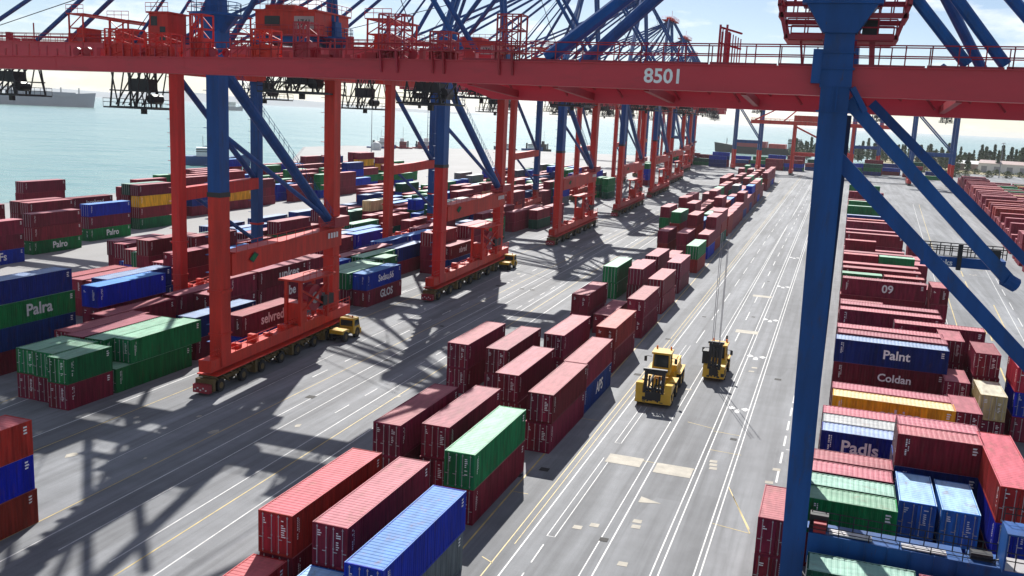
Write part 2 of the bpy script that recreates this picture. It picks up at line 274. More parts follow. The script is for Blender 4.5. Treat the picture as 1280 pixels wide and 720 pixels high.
# ------------------------------------------------------------------ containers
CW=2.44
def corr(b,L,W,H,x,sgn):
    # corrugated side wall along y at x, waves going in by 40 mm
    n=int((L-.4)/.28); y=-(n*.28)/2; P=[]
    for k in range(n):
        y0=y+k*.28; P+= [(y0,0),(y0+.07,0),(y0+.11,.04),(y0+.21,.04),(y0+.25,0)]
    P.append((y+n*.28,0)); P=[(-L/2+.1,0)]+P+[(L/2-.1,0)]
    for (a,da),(c,dc) in zip(P,P[1:]):
        xa=x-sgn*da; xc=x-sgn*dc; q=[(xa,a,.14),(xc,c,.14),(xc,c,H-.1),(xa,a,H-.1)]
        b.quad(*(q if sgn>0 else q[::-1]))
def marks(b,L,H,x,sgn,seed):
    r=random.Random(seed); b.mat(M['white'])
    for col,(yy,w) in enumerate(((-L/2+.62,.13),(-L/2+.82,.07))):
        z=H-.35
        while z>H-(1.75 if col==0 else 1.35):
            h=r.uniform(.06,.13); q=[(x,yy,z-h),(x,yy+w*r.uniform(.6,1),z-h),(x,yy+w,z),(x,yy,z)]
            if r.random()<.85: b.quad(*(q if sgn>0 else q[::-1]))
            z-=h+.05
    for k in range(3):
        q=[(x,L/2-.75,H-.45-k*.22),(x,L/2-.75+r.uniform(.2,.4),H-.45-k*.22),(x,L/2-.45,H-.33-k*.22),(x,L/2-.75,H-.33-k*.22)]
        b.quad(*(q if sgn>0 else q[::-1]))
def cont_near(c,L,H,sd):
    W=CW; P={}
    b=MB().mat(BODY[c]); e=.002
    for sx in (-1,1):
        for sy in (-1,1):
            b.box(min(sx*W/2,sx*(W/2-.13)),max(sx*W/2,sx*(W/2-.13)),min(sy*L/2,sy*(L/2-.14)),max(sy*L/2,sy*(L/2-.14)),0,H)
        xa,xb=sorted((sx*(W/2-.003),sx*(W/2-.1)))
        b.box(xa,xb,-L/2+.14,L/2-.14,0,.15); b.box(xa,xb,-L/2+.14,L/2-.14,H-.1,H-.003)
        corr(b,L,W,H,sx*(W/2-.018),sx)
    for sy in (-1,1):
        ya,yb=sorted((sy*(L/2-.003),sy*(L/2-.1)))
        b.box(-W/2+.13,W/2-.13,ya,yb,0,.15); b.box(-W/2+.13,W/2-.13,ya,yb,H-.13,H-.003)
    yb=L/2-.03
    for k in range(7): # front wall ribs
        x0=-W/2+.13+k*(W-.26)/7; x1=x0+(W-.26)/7
        b.quad((x1,yb-.04*(k%2),.15),(x0,yb-.04*(k%2),.15),(x0,yb-.04*(k%2),H-.13),(x1,yb-.04*(k%2),H-.13))
    marks(b,L,H,W/2-.012,1,sd); marks(b,L,H,-W/2+.012,-1,sd+1)
    P['body']=b.mesh('container_body')
    b=MB().mat(ROOF[c]); n=int((L-.1)/.36)
    ys=[-L/2+.06+k*(L-.12)/n for k in range(n+1)]
    for k in range(n):
        y0,y1=ys[k],ys[k+1]; d=y1-y0; z=H-.012; A=[(y0,z),(y0+d*.4,z),(y0+d*.55,z-.02),(y0+d*.85,z-.02),(y1,z)]
        for (p,zp),(q,zq) in zip(A,A[1:]): b.quad((-W/2+.05,p,zp),(W/2-.05,p,zp),(W/2-.05,q,zq),(-W/2+.05,q,zq))
    for sx in (-1,1):
        xa,xb=sorted((sx*(W/2+.001),sx*(W/2-.06))); b.box(xa,xb,-L/2+.001,L/2-.001,H-.006,H+.004)
    P['roof']=b.mesh('roof')
    for s in (-1,1):
        b=MB().mat(BODY[c]); xa,xb=sorted((s*.012,s*(W/2-.14))); y=-L/2+.05
        b.box(xa,xb,y-.03,y+.03,.16,H-.14)
        for z0 in (.35,.35+(H-.6)/3+.1,.35+2*(H-.6)/3+.1): b.box(xa+.1,xb-.1,y-.045,y-.028,z0,z0+(H-.9)/3)
        r=random.Random(sd*2+s); b.mat(M['white']); 
        for k in range(9 if s>0 else 3):
            z=H-.5-k*.15; w=r.uniform(.12,.32); x0=xa+.42 if s>0 else xa+.2
            if r.random()<.8: b.quad((x0,y-.048,z),(x0+w,y-.048,z),(x0+w,y-.048,z+.07),(x0,y-.048,z+.07))
        P['door',s]=b.mesh('door')
        for j,xx in enumerate((s*.25,s*.88)):
            b=MB().mat(M['galv']); b.tube((xx,-L/2-.012,.12),(xx,-L/2-.012,H-.1),.024,6); b.box(xx-.02,xx+.26*s if s>0 else xx+.02,-L/2-.03,-L/2-.008,1.05,1.1) if s>0 else b.box(xx-.26,xx+.02,-L/2-.03,-L/2-.008,1.05,1.1)
            for z in (.2,H*.45,H-.25): b.box(xx-.05,xx+.05,-L/2-.02,-L/2+.015,z,z+.07)
            P['bar',s,j]=b.mesh('lock_bar')
    return P
def cont_far(c,L,H,sd):
    W=CW; b=MB().mat(BODY[c])
    x,y=W/2,L/2
    for q in (((x,-y,0),(x,y,0),(x,y,H),(x,-y,H)),((-x,y,0),(-x,-y,0),(-x,-y,H),(-x,y,H)),((x,y,0),(-x,y,0),(-x,y,H),(x,y,H)),((-x,-y,0),(x,-y,0),(x,-y,H),(-x,-y,H)),((-x,y,0),(x,y,0),(x,-y,0),(-x,-y,0))): b.quad(*q)
    # raised posts and rails so the side reads as a frame with a set-back panel
    for s in (-1,1):
        for ya in (-y,y-.16): b.box(*sorted((s*x,s*(x+.02))),ya,ya+.16,0,H)
        for za in (0,H-.12): b.box(*sorted((s*(x+.001),s*(x+.018))),-y+.16,y-.16,za,za+.12)
    b.mat(ROOF[c]); b.quad((-x,-y,H),(x,-y,H),(x,y,H),(-x,y,H))
    marks(b,L,H,x+.012,1,sd); b.mat(M['galv'])
    for xx in (-.85,-.3,.3,.85): b.box(xx-.03,xx+.03,-y-.03,-y-.002,.1,H-.1)
    return b.mesh('container_body')
NEAR={};FAR={}
CONT=[]   # dicts
def add(block,row,x,y0,L,cols,rot=0,H=2.59,txt=None,jit=.12,skip=0):
    """a stack: x centre line, y0 near end (or, rot, x0 and y centre), colours from the ground up"""
    for t,c in enumerate(cols):
        if c is None: continue
        jx=random.uniform(-jit,jit) if t else 0
        CONT.append(dict(block=block,row=row,x=x+(jx if not rot else 0),y=y0+L/2+ (jx if rot==0 else 0),L=L,z=t*(H+.012),c=c,t=t,n=len(cols),rot=rot,H=H,txt=(txt or {}).get(t)))
def addx(block,row,x0,y,L,cols,H=2.59,txt=None):
    for t,c in enumerate(cols):
        if c is None: continue
        j=random.uniform(-.1,.1) if t else 0
        CONT.append(dict(block=block,row=row,x=x0+L/2+j,y=y+j*.5,L=L,z=t*(H+.012),c=c,t=t,n=len(cols),rot=1,H=H,txt=(txt or {}).get(t)))
F,T=12.19,6.06
HC=2.8; mr,gr,dg,bl,nv,rd,br,dr,lb='maroon','green','dark green','blue','navy','red','brown red','dark red','light blue'
# --- middle block: rows 0.. counted from the truck lanes
def mid(row,x,y0,cols,L=F,**k): add('mid',row,x,y0,L,cols,H=HC,**k)
mid(0,-22.75,42.8,['grey',bl]); mid(0,-24.6,61.5,[mr,gr]); mid(0,-23.8,78.6,[mr,mr]); mid(0,-23.9,91.0,[nv,mr],txt={0:('APS',1.5)}); mid(0,-24.9,108.7,[mr,br]); mid(0,-25.4,128.5,[mr,mr]); mid(0,-25.9,147.0,[mr,mr]); mid(0,-26.5,166.8,[mr,mr]); mid(0,-26.9,192.2,[br,gr])
mid(1,-27.0,34.4,['light blue'],jit=0); mid(1,-26.9,46.8,[mr,mr]); mid(1,-28.8,66.2,[mr,mr]); mid(1,-28.6,83.4,[mr,mr]); mid(1,-29.4,101.8,[mr,mr]); mid(1,-30.2,128.5,[mr]); mid(1,-31.2,155.7,[mr,mr]); mid(1,-31.6,172.5,[mr,mr]); mid(1,-31.8,192,[mr])
mid(2,-31.0,34.2,[rd]); mid(2,-30.9,46.8,[mr,rd]); mid(2,-32.4,64.9,[mr,mr]); mid(2,-33.0,92.0,[mr,mr]); mid(2,-33.4,127.4,[mr,mr]); mid(2,-35.4,155.4,[gr,gr]); mid(2,-35.6,173,[mr])
mid(3,-37.6,92.2,[mr,mr]); 
# farther part of the middle block
rr=random.Random(11)
def pick(r,ws): 
    t=r.random()*sum(w for _,w in ws)
    for c,w in ws:
        t-=w
        if t<=0: return c
midw=((mr,11),(br,2),(dr,1.5),(gr,1.5),(dg,.7),(bl,.6),(nv,.8),('grey',.5))
for r_,x0 in enumerate((-27.6,-32.3,-36.9,-41.5)):
    y=(214,213,214,226)[r_]
    while y<540:
        xx=x0-(y-210)*.0225
        n=3 if rr.random()<(.5 if y>225 else 0) else 2
        top=pick(rr,midw); low=pick(rr,midw)
        if (r_,y) in ((0,214),): top=mr
        if rr.random()<(.93 if r_<3 else .6): mid(r_,xx,y,[low,pick(rr,midw),top] if n==3 else [low,top])
        y+=F+rr.choice((.6,1.2,3.5,6.5))
# --- between the crane legs
def lef(row,x,y0,cols,L=F,**k): add('legs',row,x,y0,L,cols,**k)
lef(0,-70.3,68.8,[mr,gr],L=T); lef(1,-72.85,69.8,[mr,gr],L=T); lef(2,-75.4,69.9,[mr,gr],L=T)
lef(0,-70.3,75.3,[gr],jit=0); CONT.append(dict(block='legs',row=0,x=-70.35,y=77.4+T,L=F-.6,z=2.602,c=gr,t=1,n=2,rot=0,H=2.59,txt=None))
lef(1,-72.85,76.2,[mr,gr]); lef(2,-75.4,76.4,[mr,mr]); lef(3,-77.95,77.2,[mr,mr]); lef(4,-80.5,85.2,[mr,mr])
lef(0,-71.4,89.6,[mr,nv]); lef(0,-67.4,93.0,[bl,mr],txt={1:('selvred',1.5),0:('AN   xed',1.3)})
lef(1,-75.0,101.2,[mr]*3,L=T); lef(1,-75.0,107.5,[mr]*3,txt={2:('unkes',1.9),1:('ulbe',1.6)}); lef(1,-75.0,119.9,[mr]*3,L=T)
lef(2,-78.4,101.4,[mr,mr]); lef(2,-78.4,114.2,[dr,mr]); lef(2,-78.2,127.2,[mr,bl]); lef(3,-81.4,99,[nv,mr]); lef(3,-81.4,112,[mr,br]); 
lef(3,-84.3,88.2,[mr,mr,bl]); lef(4,-87.0,92.6,[nv,nv,nv])
lef(0,-68.5,127.0,[mr,bl],txt={0:('GLOS',1.5),1:('Sedsu,66',1.3)}); lef(1,-71.3,126.2,[mr,gr]); lef(2,-74.0,128.2,[mr,gr]); lef(1,-73.6,141.5,[gr,gr],L=T); lef(3,-76.9,141.2,[mr,gr]); lef(3,-76.9,154.2,[mr,nv]); lef(4,-79.8,134,[mr,mr]); lef(4,-80.2,147,[mr,mr]); lef(4,-83,160,[nv,bl])
lef(0,-72.5,160.4,[mr,mr,mr]); lef(0,-69.9,163.0,[nv,mr],txt={1:('nbred',1.4)}); lef(1,-75.2,166,[dg,mr]); lef(0,-71.6,175.6,[mr,mr,mr]); lef(1,-75.8,180,[mr,gr])
lef(4,-86.2,183.6,[mr,mr,]); lef(3,-82.6,172,[mr,bl]); lef(4,-88.6,198,[mr,mr]); lef(2,-77.6,192.8,[gr,gr]); lef(2,-78.6,206,[dg,gr])
lef(2,-80.6,231,[mr,mr]); lef(2,-81,245,[mr,mr]); lef(1,-77.4,241,[dg,mr]); lef(1,-77.6,255,[mr,mr]); lef(3,-86,222,[mr,mr]); lef(4,-91.5,260,[mr,mr,mr]); lef(3,-88,240,[gr,mr])
lef(0,-84.6,352,[dg,gr,gr]); lef(1,-88.3,354,[gr,dg,gr]); lef(0,-86.6,441,[mr,bl,bl,gr]); lef(1,-90,452,[dg,gr,gr,gr])
# mixed stacks farther along, both sides of the waterside rail
lw=((mr,7),(bl,2.4),(gr,2.2),(dg,1),(nv,1.4),(br,1),(rd,.8),('grey',.6),('cream',.3))
rr=random.Random(5)
def clear(x,y,L): # keep out of the crane legs
    for (cx,cy) in LEGS:
        if abs(cx-x)<2.7 and y-1.6<cy<y+L+1.6: return False
    for cx,cy,sx,sy,sz in CR: # keep off the waterside sill beams
        (xa,ya),(xb,yb)=(cx-25,cy+9.8*sy),(cx-29,cy+39.8*sy)
        if y<yb+.8 and y+L>ya-.8:
            for q in (max(y,ya),min(y+L,yb)):
                if abs(xa+(xb-xa)*(q-ya)/(yb-ya)-x)<2.7: return False
    for c in CONT:
        if c['rot']==0 and abs(c['x']-x)<2.5 and y<c['y']+c['L']/2+.3 and y+L>c['y']-c['L']/2-.3: return False
    return True
CR=[(-62,95.5,1,1,1),(-62,157,1,1.26,1.04),(-64.5,237,1,1.5,1.06),(-67,316,1,1.6,1.07),(-72,398,1,1.6,1.08),(-80,486,1,1.7,1.08),(-92,590,1,1.7,1.08),(-104,690,1,1.7,1.05)]
LEGL=[(1,-13.5),(-1.2,13.5),(-25,12.5),(-29,37)]
LEGS=[(cx+lx*sx,cy+ly*sy) for cx,cy,sx,sy,sz in CR for lx,ly in LEGL]
for r_ in range(12):
    y=(150,160,150,140,150,160,180,190,205,215,235,250)[r_]
    while y<430:
        x=-83.5-r_*3.9-(y-150)*.055
        n=pick(rr,((1,1.6),(2,5),(3,3.2)))
        if y>195-r_*5 and rr.random()<.82 and clear(x,y,F) and x>-150: add('quay inner',r_,x,y,F,[pick(rr,lw) for _ in range(n)])
        y+=F+rr.choice((.5,.8,2,6))
for r_ in range(11):
    y=101 if r_<5 else 112+r_*2
    while y<212:
        x=-90.2-r_*2.95-(y-100)*.03
        n=pick(rr,((1,3),(2,5),(3,2))) if r_<8 else pick(rr,((1,4),(2,3)))
        if rr.random()<(.9 if r_<6 else .74) and clear(x,y,F): add('quay edge',r_,x,y,F,[pick(rr,((mr,6),(nv,2),(bl,2.2),('grey',.6),(dr,2),(dg,.8),(gr,.5))) for _ in range(n)])
        y+=F+rr.choice((.5,1,2,5))
# --- apron stacks
def apr(row,x,y0,cols,L=F,**k): add('apron',row,x,y0,L,cols,**k)
apr(0,-85.4,73.2,[mr,nv,gr,nv],txt={2:('Palra',1.6)})
apr(1,-53.4,36.6,[br,bl,rd]); apr(1,-58.6,38.6,['teal'],L=F); 
apr(2,-140.6,118,[bl,mr,mr],txt={0:('MFs',1.7)}); apr(2,-144.9,136.2,[gr,mr,mr],txt={0:('Palro',1.5)}); apr(2,-149.6,155.6,[gr,mr,bl],txt={0:('Palro',1.5)}); apr(2,-154.6,176.6,[gr,mr,'yellow',mr]); apr(2,-157.8,177,[dg,dr,mr,dg])
apr(3,-160,150,[mr,mr,mr,]); apr(3,-161,163.0,[mr,mr,mr],txt={2:('Incolvred',1.2)}); apr(3,-163.5,150.6,[mr,mr,mr]); apr(4,-176,164,[mr,mr,mr,mr]); apr(4,-178,178,[mr,dr]); apr(3,-152,128,[bl,bl]); apr(4,-163,122,[bl,bl,bl]); apr(4,-172,134,[gr,dg,gr]); apr(4,-180,150,[mr,mr])
apr(5,-173,192,[mr,mr,mr]); apr(5,-186,212,[mr,mr,mr]); apr(4,-166,194,[dr,mr]); apr(4,-170,207,[mr,bl])
apr(3,-172.6,250,[gr,mr,gr],txt={0:('Palra',1.4),2:('Palra',1.4)}); apr(3,-164,222,[mr,'yellow']); apr(3,-165,236,[mr,mr,mr]); apr(4,-180,270,[dg,gr]); apr(4,-183,284,[nv,dg,gr]); apr(5,-190,300,[gr,gr]); apr(4,-172,228,[mr,bl,gr])
apr(3,-178.2,326,['cream','cream',mr,'yellow',mr]); apr(4,-181.5,327,[gr,gr,mr,mr,mr]); apr(3,-181.8,350,[gr,gr,'yellow',mr]); apr(3,-178.5,368,[gr,gr]); apr(4,-186,370,[dg,gr,gr])
rr=random.Random(9)
for r_ in range(9):
    y=188+r_*7
    while y<352:
        x=-162-r_*5.0-(y-190)*.03
        if rr.random()<.8 and clear(x,y,F) and x>-213: add('apron',min(9,3+r_),x,y,F,[pick(rr,((mr,8),(dr,2),(bl,2),(gr,2),(nv,1))) for _ in range(pick(rr,((2,3),(3,4),(4,1.5))))])
        y+=F+rr.choice((.5,1.2,5))
# --- cross-stacked block at the right of the blue gantry leg
def rx(row,x0,y,L,cols,**k): addx('cross',row,x0,y,L,cols,**k)
rx(0,.9,53.9,2.44*0+T*.0+T,[gr]) if 0 else None
rx(1,.55,55.2,T,[mr,'dark green']); rx(1,6.9,55.0,T,[mr,mr])
add('cross',1,-1.5,60.4,T,[mr,mr],jit=0)
rx(2,.2,66.6,T,[mr,gr]); rx(2,.1,69.3,T,[dg,dg]); rx(3,.1,72.2,T,[dr,mr]); rx(3,.1,74.9,T,[mr,mr]) 
add('cross',2,7.6,67.6,T,[nv,lb],jit=0); add('cross',2,10.3,67.2,T,[nv,lb],jit=0)
rx(3,6.45,76.2,T,[mr,nv,mr]); rx(3,6.45,78.85,T,[mr,nv,mr])
add('cross',2,13.5,66.4,F,[mr,bl,rd])
rx(4,.9,82.6,F,[mr,nv],txt={1:('Padls',1.5)}); rx(4,.9,85.3,F,[mr,'grey']); rx(4,.8,88.0,F,[dr,mr]); rx(5,1.6,94.2,F-1.2,[mr,'yellow'],txt={1:('orkies',1.5)}); rx(5,1.5,97.1,F-1.2,[mr,mr]) 
for x,y,cols in ((13.6,93,[mr,mr]),(13.9,104.5,[mr,mr]),(17.0,100.8,[mr,'cream']),(17.1,108.2,[mr,mr,mr]),(14.1,113.2,[mr,mr,mr]),(20.4,103.4,[mr,bl,rd]),(15.5,166,[mr,mr]),(17.0,196,[mr,mr]),(16.8,204,[mr,mr]),(16.2,152,[mr,mr,mr]),(18.6,240,[mr,mr]),(14.8,122,[nv,mr]),(18.0,118,[nv,mr])):
    add('cross side',0,x,y,T,cols)
rx(6,1.6,108.5,F-.6,[mr,mr,nv],txt={2:('Palnt',1.4),1:('Coldan',1.2)}); rx(6,1.7,112,F-.6,[mr,mr,mr]); rx(6,1.7,115.3,F-.6,[mr,mr,mr])
rx(7,2.0,123.5,T,[mr,bl,]); rx(7,8.2,121.5,T+4,[mr,mr,mr]) ; rx(7,2.0,127.2,F+.01,[mr,mr,mr]); rx(7,2,131.3,F,[mr,dr,mr])
rr=random.Random(3); y=138.5; row=8
while y<430:
    x0=1.9+(y-130)*.0095; n=pick(rr,((2,5),(3,3)))
    tx={n-1:('09',1.7)} if 154<y<158 else ({n-1:('Coldan',1.3)} if 204<y<209 else None)
    cs=lambda: [pick(rr,((mr,9),(dr,2),(br,1),(gr,.9),(nv,.6),('grey',.4))) for _ in range(n)]
    if rr.random()<.75: rx(row,x0,y,F,cs(),txt=tx)
    else: rx(row,x0,y,T,cs()); rx(row,x0+T+.15,y,T,cs()) if rr.random()<.6 else None
    row+=1; y+=rr.choice((3.0,4.2,5.2,6.2))*(1+(y-130)/380)
# --- block beyond the right-hand road
rr=random.Random(21); y=236; row=0
while y<620:
    x0=42.5+(y-240)*.066; n=pick(rr,((2,4),(3,4)))
    for k in range(3 if y<420 else 4):
        if rr.random()<(1 if k==0 else .8):
            c2=((mr,10),(dr,1),(br,1.2)) if k<1 else ((mr,6),(gr,2.2),(br,1),(bl,.6),('yellow',.4))
            rx2=[pick(rr,c2) for _ in range(n if k==0 else max(1,n-1))]
            addx('far right',row,x0+k*13.2,y,F,rx2)
    row+=1; y+=rr.choice((3.,4.5,6.,9.))*1.25
# --- stacks closing the far end of the yard
rr=random.Random(33)
for x,y,n,c3 in [(-128+i*13.,700+18*math.sin(i*1.7),rr.choice((1,2,2,3)),((mr,6),(bl,2),(nv,2),(gr,1.5),(dg,1))) for i in range(15)]:
    addx('far end',0,x,y,F,[pick(rr,c3) for _ in range(n)]); addx('far end',1,x+1,y+9,F,[pick(rr,c3) for _ in range(n+1)])
# individuals are the largest in the picture, the rest is one mass
def pix(c):
    d=V((c['x'],c['y'],c['z']))-V((0,0,CAM_H)); z=d.dot(FW); u=640+FPX*d.dot(RT)/z; v=360-FPX*d.dot(UP)/z
    return u,v,z
for c in CONT:
    c['u'],c['v'],c['d']=pix(c); c['key']=c['d']*((1.9 if c['block'] in ('quay edge','quay inner') or (c['block']=='cross' and c['row']>8) else 1.25) if c['t']<c['n']-1 else 1)*(1.0 if c['L']>7 else 1.3)*(.45 if c['txt'] else 1)*({2:.55,3:.75}.get(c['row'],1) if c['block']=='apron' else 1)
CONT=[c for c in CONT if -120<c['u']<1400]
CONT.sort(key=lambda c:c['key']); KEEP=300
ORD=['first','second','third','fourth','fifth','sixth','seventh','eighth','ninth','tenth','eleventh','twelfth','thirteenth','fourteenth','fifteenth','sixteenth','seventeenth','eighteenth','nineteenth','twentieth']
def nth(i): return ORD[i] if i<len(ORD) else 'twenty-'+ORD[i-20]
keep=CONT[:KEEP]; rest=CONT[KEEP:]
# order of stacks inside each row, counted from the camera
rows={}
for c in keep: rows.setdefault((c['block'],c['row']),set()).add((round(c['y']-c['L']/2*(1-c['rot']),0),round(c['x'],0) if c['rot'] else round(c['x']/3)))
for k in rows: rows[k]=sorted(rows[k])
ROWN={'mid':lambda r:('row beside the truck lanes','second row from truck lanes','third row from truck lanes','fourth row from truck lanes')[r],
 'legs':lambda r:nth(r)+' row in from the red crane legs','quay inner':lambda r:nth(r)+' row of mixed stacks near the quay','quay edge':lambda r:nth(r)+' row by waterside crane legs',
 'apron':lambda r:('apron road','roadside below the crane shadow','waterside of the apron','second line towards the water','third line towards the water','fourth line towards the water','fifth line towards water','sixth line towards water','seventh line towards water','eighth line towards water')[r],
 'cross':lambda r:nth(r)+' crosswise row by blue gantry leg','cross side':lambda r:'line along the right-hand road','far right':lambda r:nth(r)+' row beyond right-hand road','far end':lambda r:('front','back')[r]+' wall of stacks closing the yard'}
GRP={'mid':'containers in the middle block','legs':'containers stacked between the crane legs','quay inner':'containers near the quay','quay edge':'containers near the quay','apron':'containers on the apron','cross':'containers stacked crosswise','cross side':'containers stacked crosswise','far right':'containers beyond the right-hand road','far end':'containers at the far end'}
seen={}
for i,c in enumerate(keep):
    key=(c['c'],c['L'],c['H']); near=c['d']<150 or c['txt']
    v=i%3
    if near:
        if key+(v,) not in NEAR: NEAR[key+(v,)]=cont_near(c['c'],c['L'],c['H'],v*10+len(NEAR))
        P=NEAR[key+(v,)]; o=link('shipping_container',P['body'])
        link('roof',P['roof'],o)
        for s in (-1,1):
            d=link('door',P['door',s],o)
            if c['d']<115:
                for j in (0,1): link('lock_bar',P['bar',s,j],d)
            elif ('j',s)+key not in NEAR:
                pass
    else:
        if key+(v,) not in FAR: FAR[key+(v,)]=cont_far(c['c'],c['L'],c['H'],v)
        o=link('shipping_container',FAR[key+(v,)])
    o.location=(c['x'],c['y'],c['z']); o.rotation_euler=(0,0,(-math.pi/2 if c['rot'] else 0)+random.uniform(-.006,.006))
    if c['txt']:
        s,h=c['txt']; t=link('lettering',text_mesh(s,h*(1.0 if c['rot'] else 1.18)),o); t.matrix_local=Matrix(((0,0,1,CW/2+.004),(1,0,0,{'Padls':-2.9,'unkes':1.5,'ulbe':1.8,'selvred':.4,'Palra':.8}.get(s,.6)),(0,1,0,c['H']*.52),(0,0,0,1)))
    pos=rows[c['block'],c['row']].index((round(c['y']-c['L']/2*(1-c['rot']),0),round(c['x'],0) if c['rot'] else round(c['x']/3)))
    tier='lone' if c['n']==1 else ('bottom' if c['t']==0 else ('top' if c['t']==c['n']-1 else nth(c['t'])+'-tier'))
    lab=f"{tier} {c['c']} {'short' if c['L']<7 else ''} container{' lettered white' if c['txt'] else ''}, {nth(pos)} stack of {ROWN[c['block']](c['row'])}".replace('  ',' ').replace(' container','  container').replace('  ',' ')
    if lab in seen: lab=lab.replace(' container',' steel container',1)
    seen[lab]=1
    tag(o,lab,'container',GRP[c['block']])
if rest:
    b=MB()
    for c in rest:
        L,H=c['L']/2,c['H']; x,y,z=c['x'],c['y'],c['z']; a,e=(L,CW/2) if c['rot'] else (CW/2,L)
        b.mat(BODY[c['c']]).box(x-a,x+a,y-e,y+e,z,z+H-.02); b.mat(ROOF[c['c']]).box(x-a-.01,x+a+.01,y-e-.01,y+e+.01,z+H-.018,z+H)
    tag(b.obj('distant_containers'),'mass of small far container stacks in many colours at the far yard','containers',None,'stuff')
print('containers',len(keep),len(rest))
# ------------------------------------------------------------------ ship-to-shore cranes on the rail
def wheel_mesh(r,w):
    b=mb('rubber'); b.tube((-w/2,0,0),(w/2,0,0),r,14); b.mat(M['ochre']); b.tube((-w/2-.02,0,0),(w/2+.02,0,0),r*.5,8); return b.mesh('wheel')
WHEEL=wheel_mesh(.72,.5)
def cage(b,x0,x1,y0,y1,z0,z1,r=.09):
    """an open steel truss box with a floor and hand rails, hung below the boom"""
    for x in (x0,(x0+x1)/2,x1):
        for y in (y0,y1): b.beam((x,y,z0),(x*.75+(x0+x1)/2*.25,y,z1),r*2,r*2)
    n=5
    for y in (y0,y1):
        for i in range(n):
            xa=x0+(x1-x0)*i/n; xb=x0+(x1-x0)*(i+1)/n
            b.beam((xa,y,z0 if i%2 else z1),(xb,y,z1 if i%2 else z0),r*1.5,r*1.5)
        for z in (z0,z0+(z1-z0)*.35,z1): b.beam((x0,y,z),(x1,y,z),r*2,r*2)
    for x in (x0,x1):
        for z in (z0,z1): b.beam((x,y0,z),(x,y1,z),r*2,r*2)
    b.box(x0-.8,x1+.8,y0-.5,y1+.5,z0-.2,z0)
    b.rail([(x0-.8,y0-.5,z0),(x1+.8,y0-.5,z0)],1.1,1.2,.04); b.rail([(x0-.8,y1+.5,z0),(x1+.8,y1+.5,z0)],1.1,1.2,.04)
    c=((x0+x1)/2,(y0+y1)/2)
    b.box(c[0]-1.6,c[0]+1.4,c[1]-1.2,c[1]+1.2,z0+(z1-z0)*.35,z0+(z1-z0)*.62); b.tube((c[0]+2,c[1]-1,z0+1.2),(c[0]+2,c[1]+1,z0+1.2),.7,10)
    for k in range(5): b.beam((x0+1+k*1.1,y0,z0+.3),(x0+.4+k*1.3,y1,z1-.4),r*1.6,r*1.6)
    b.box(c[0]-.3,c[0]+.3,c[1]-.3,c[1]+.3,z0-.9,z0-.2)
    return b
def lattice_tower(b,x0,x1,y0,y1,z0,z1,r=.07,n=3):
    for x in (x0,x1):
        for y in (y0,y1): b.beam((x,y,z0),(x,y,z1),r*2,r*2)
    for i in range(n+1):
        z=z0+(z1-z0)*i/n
        for y in (y0,y1): b.beam((x0,y,z),(x1,y,z),r*1.5,r*1.5)
        for x in (x0,x1): b.beam((x,y0,z),(x,y1,z),r*1.5,r*1.5)
        if i<n:
            z2=z0+(z1-z0)*(i+1)/n
            b.beam((x0,y0,z),(x1,y0,z2),r*1.2,r*1.2); b.beam((x0,y1,z2),(x1,y1,z),r*1.2,r*1.2)
    return b
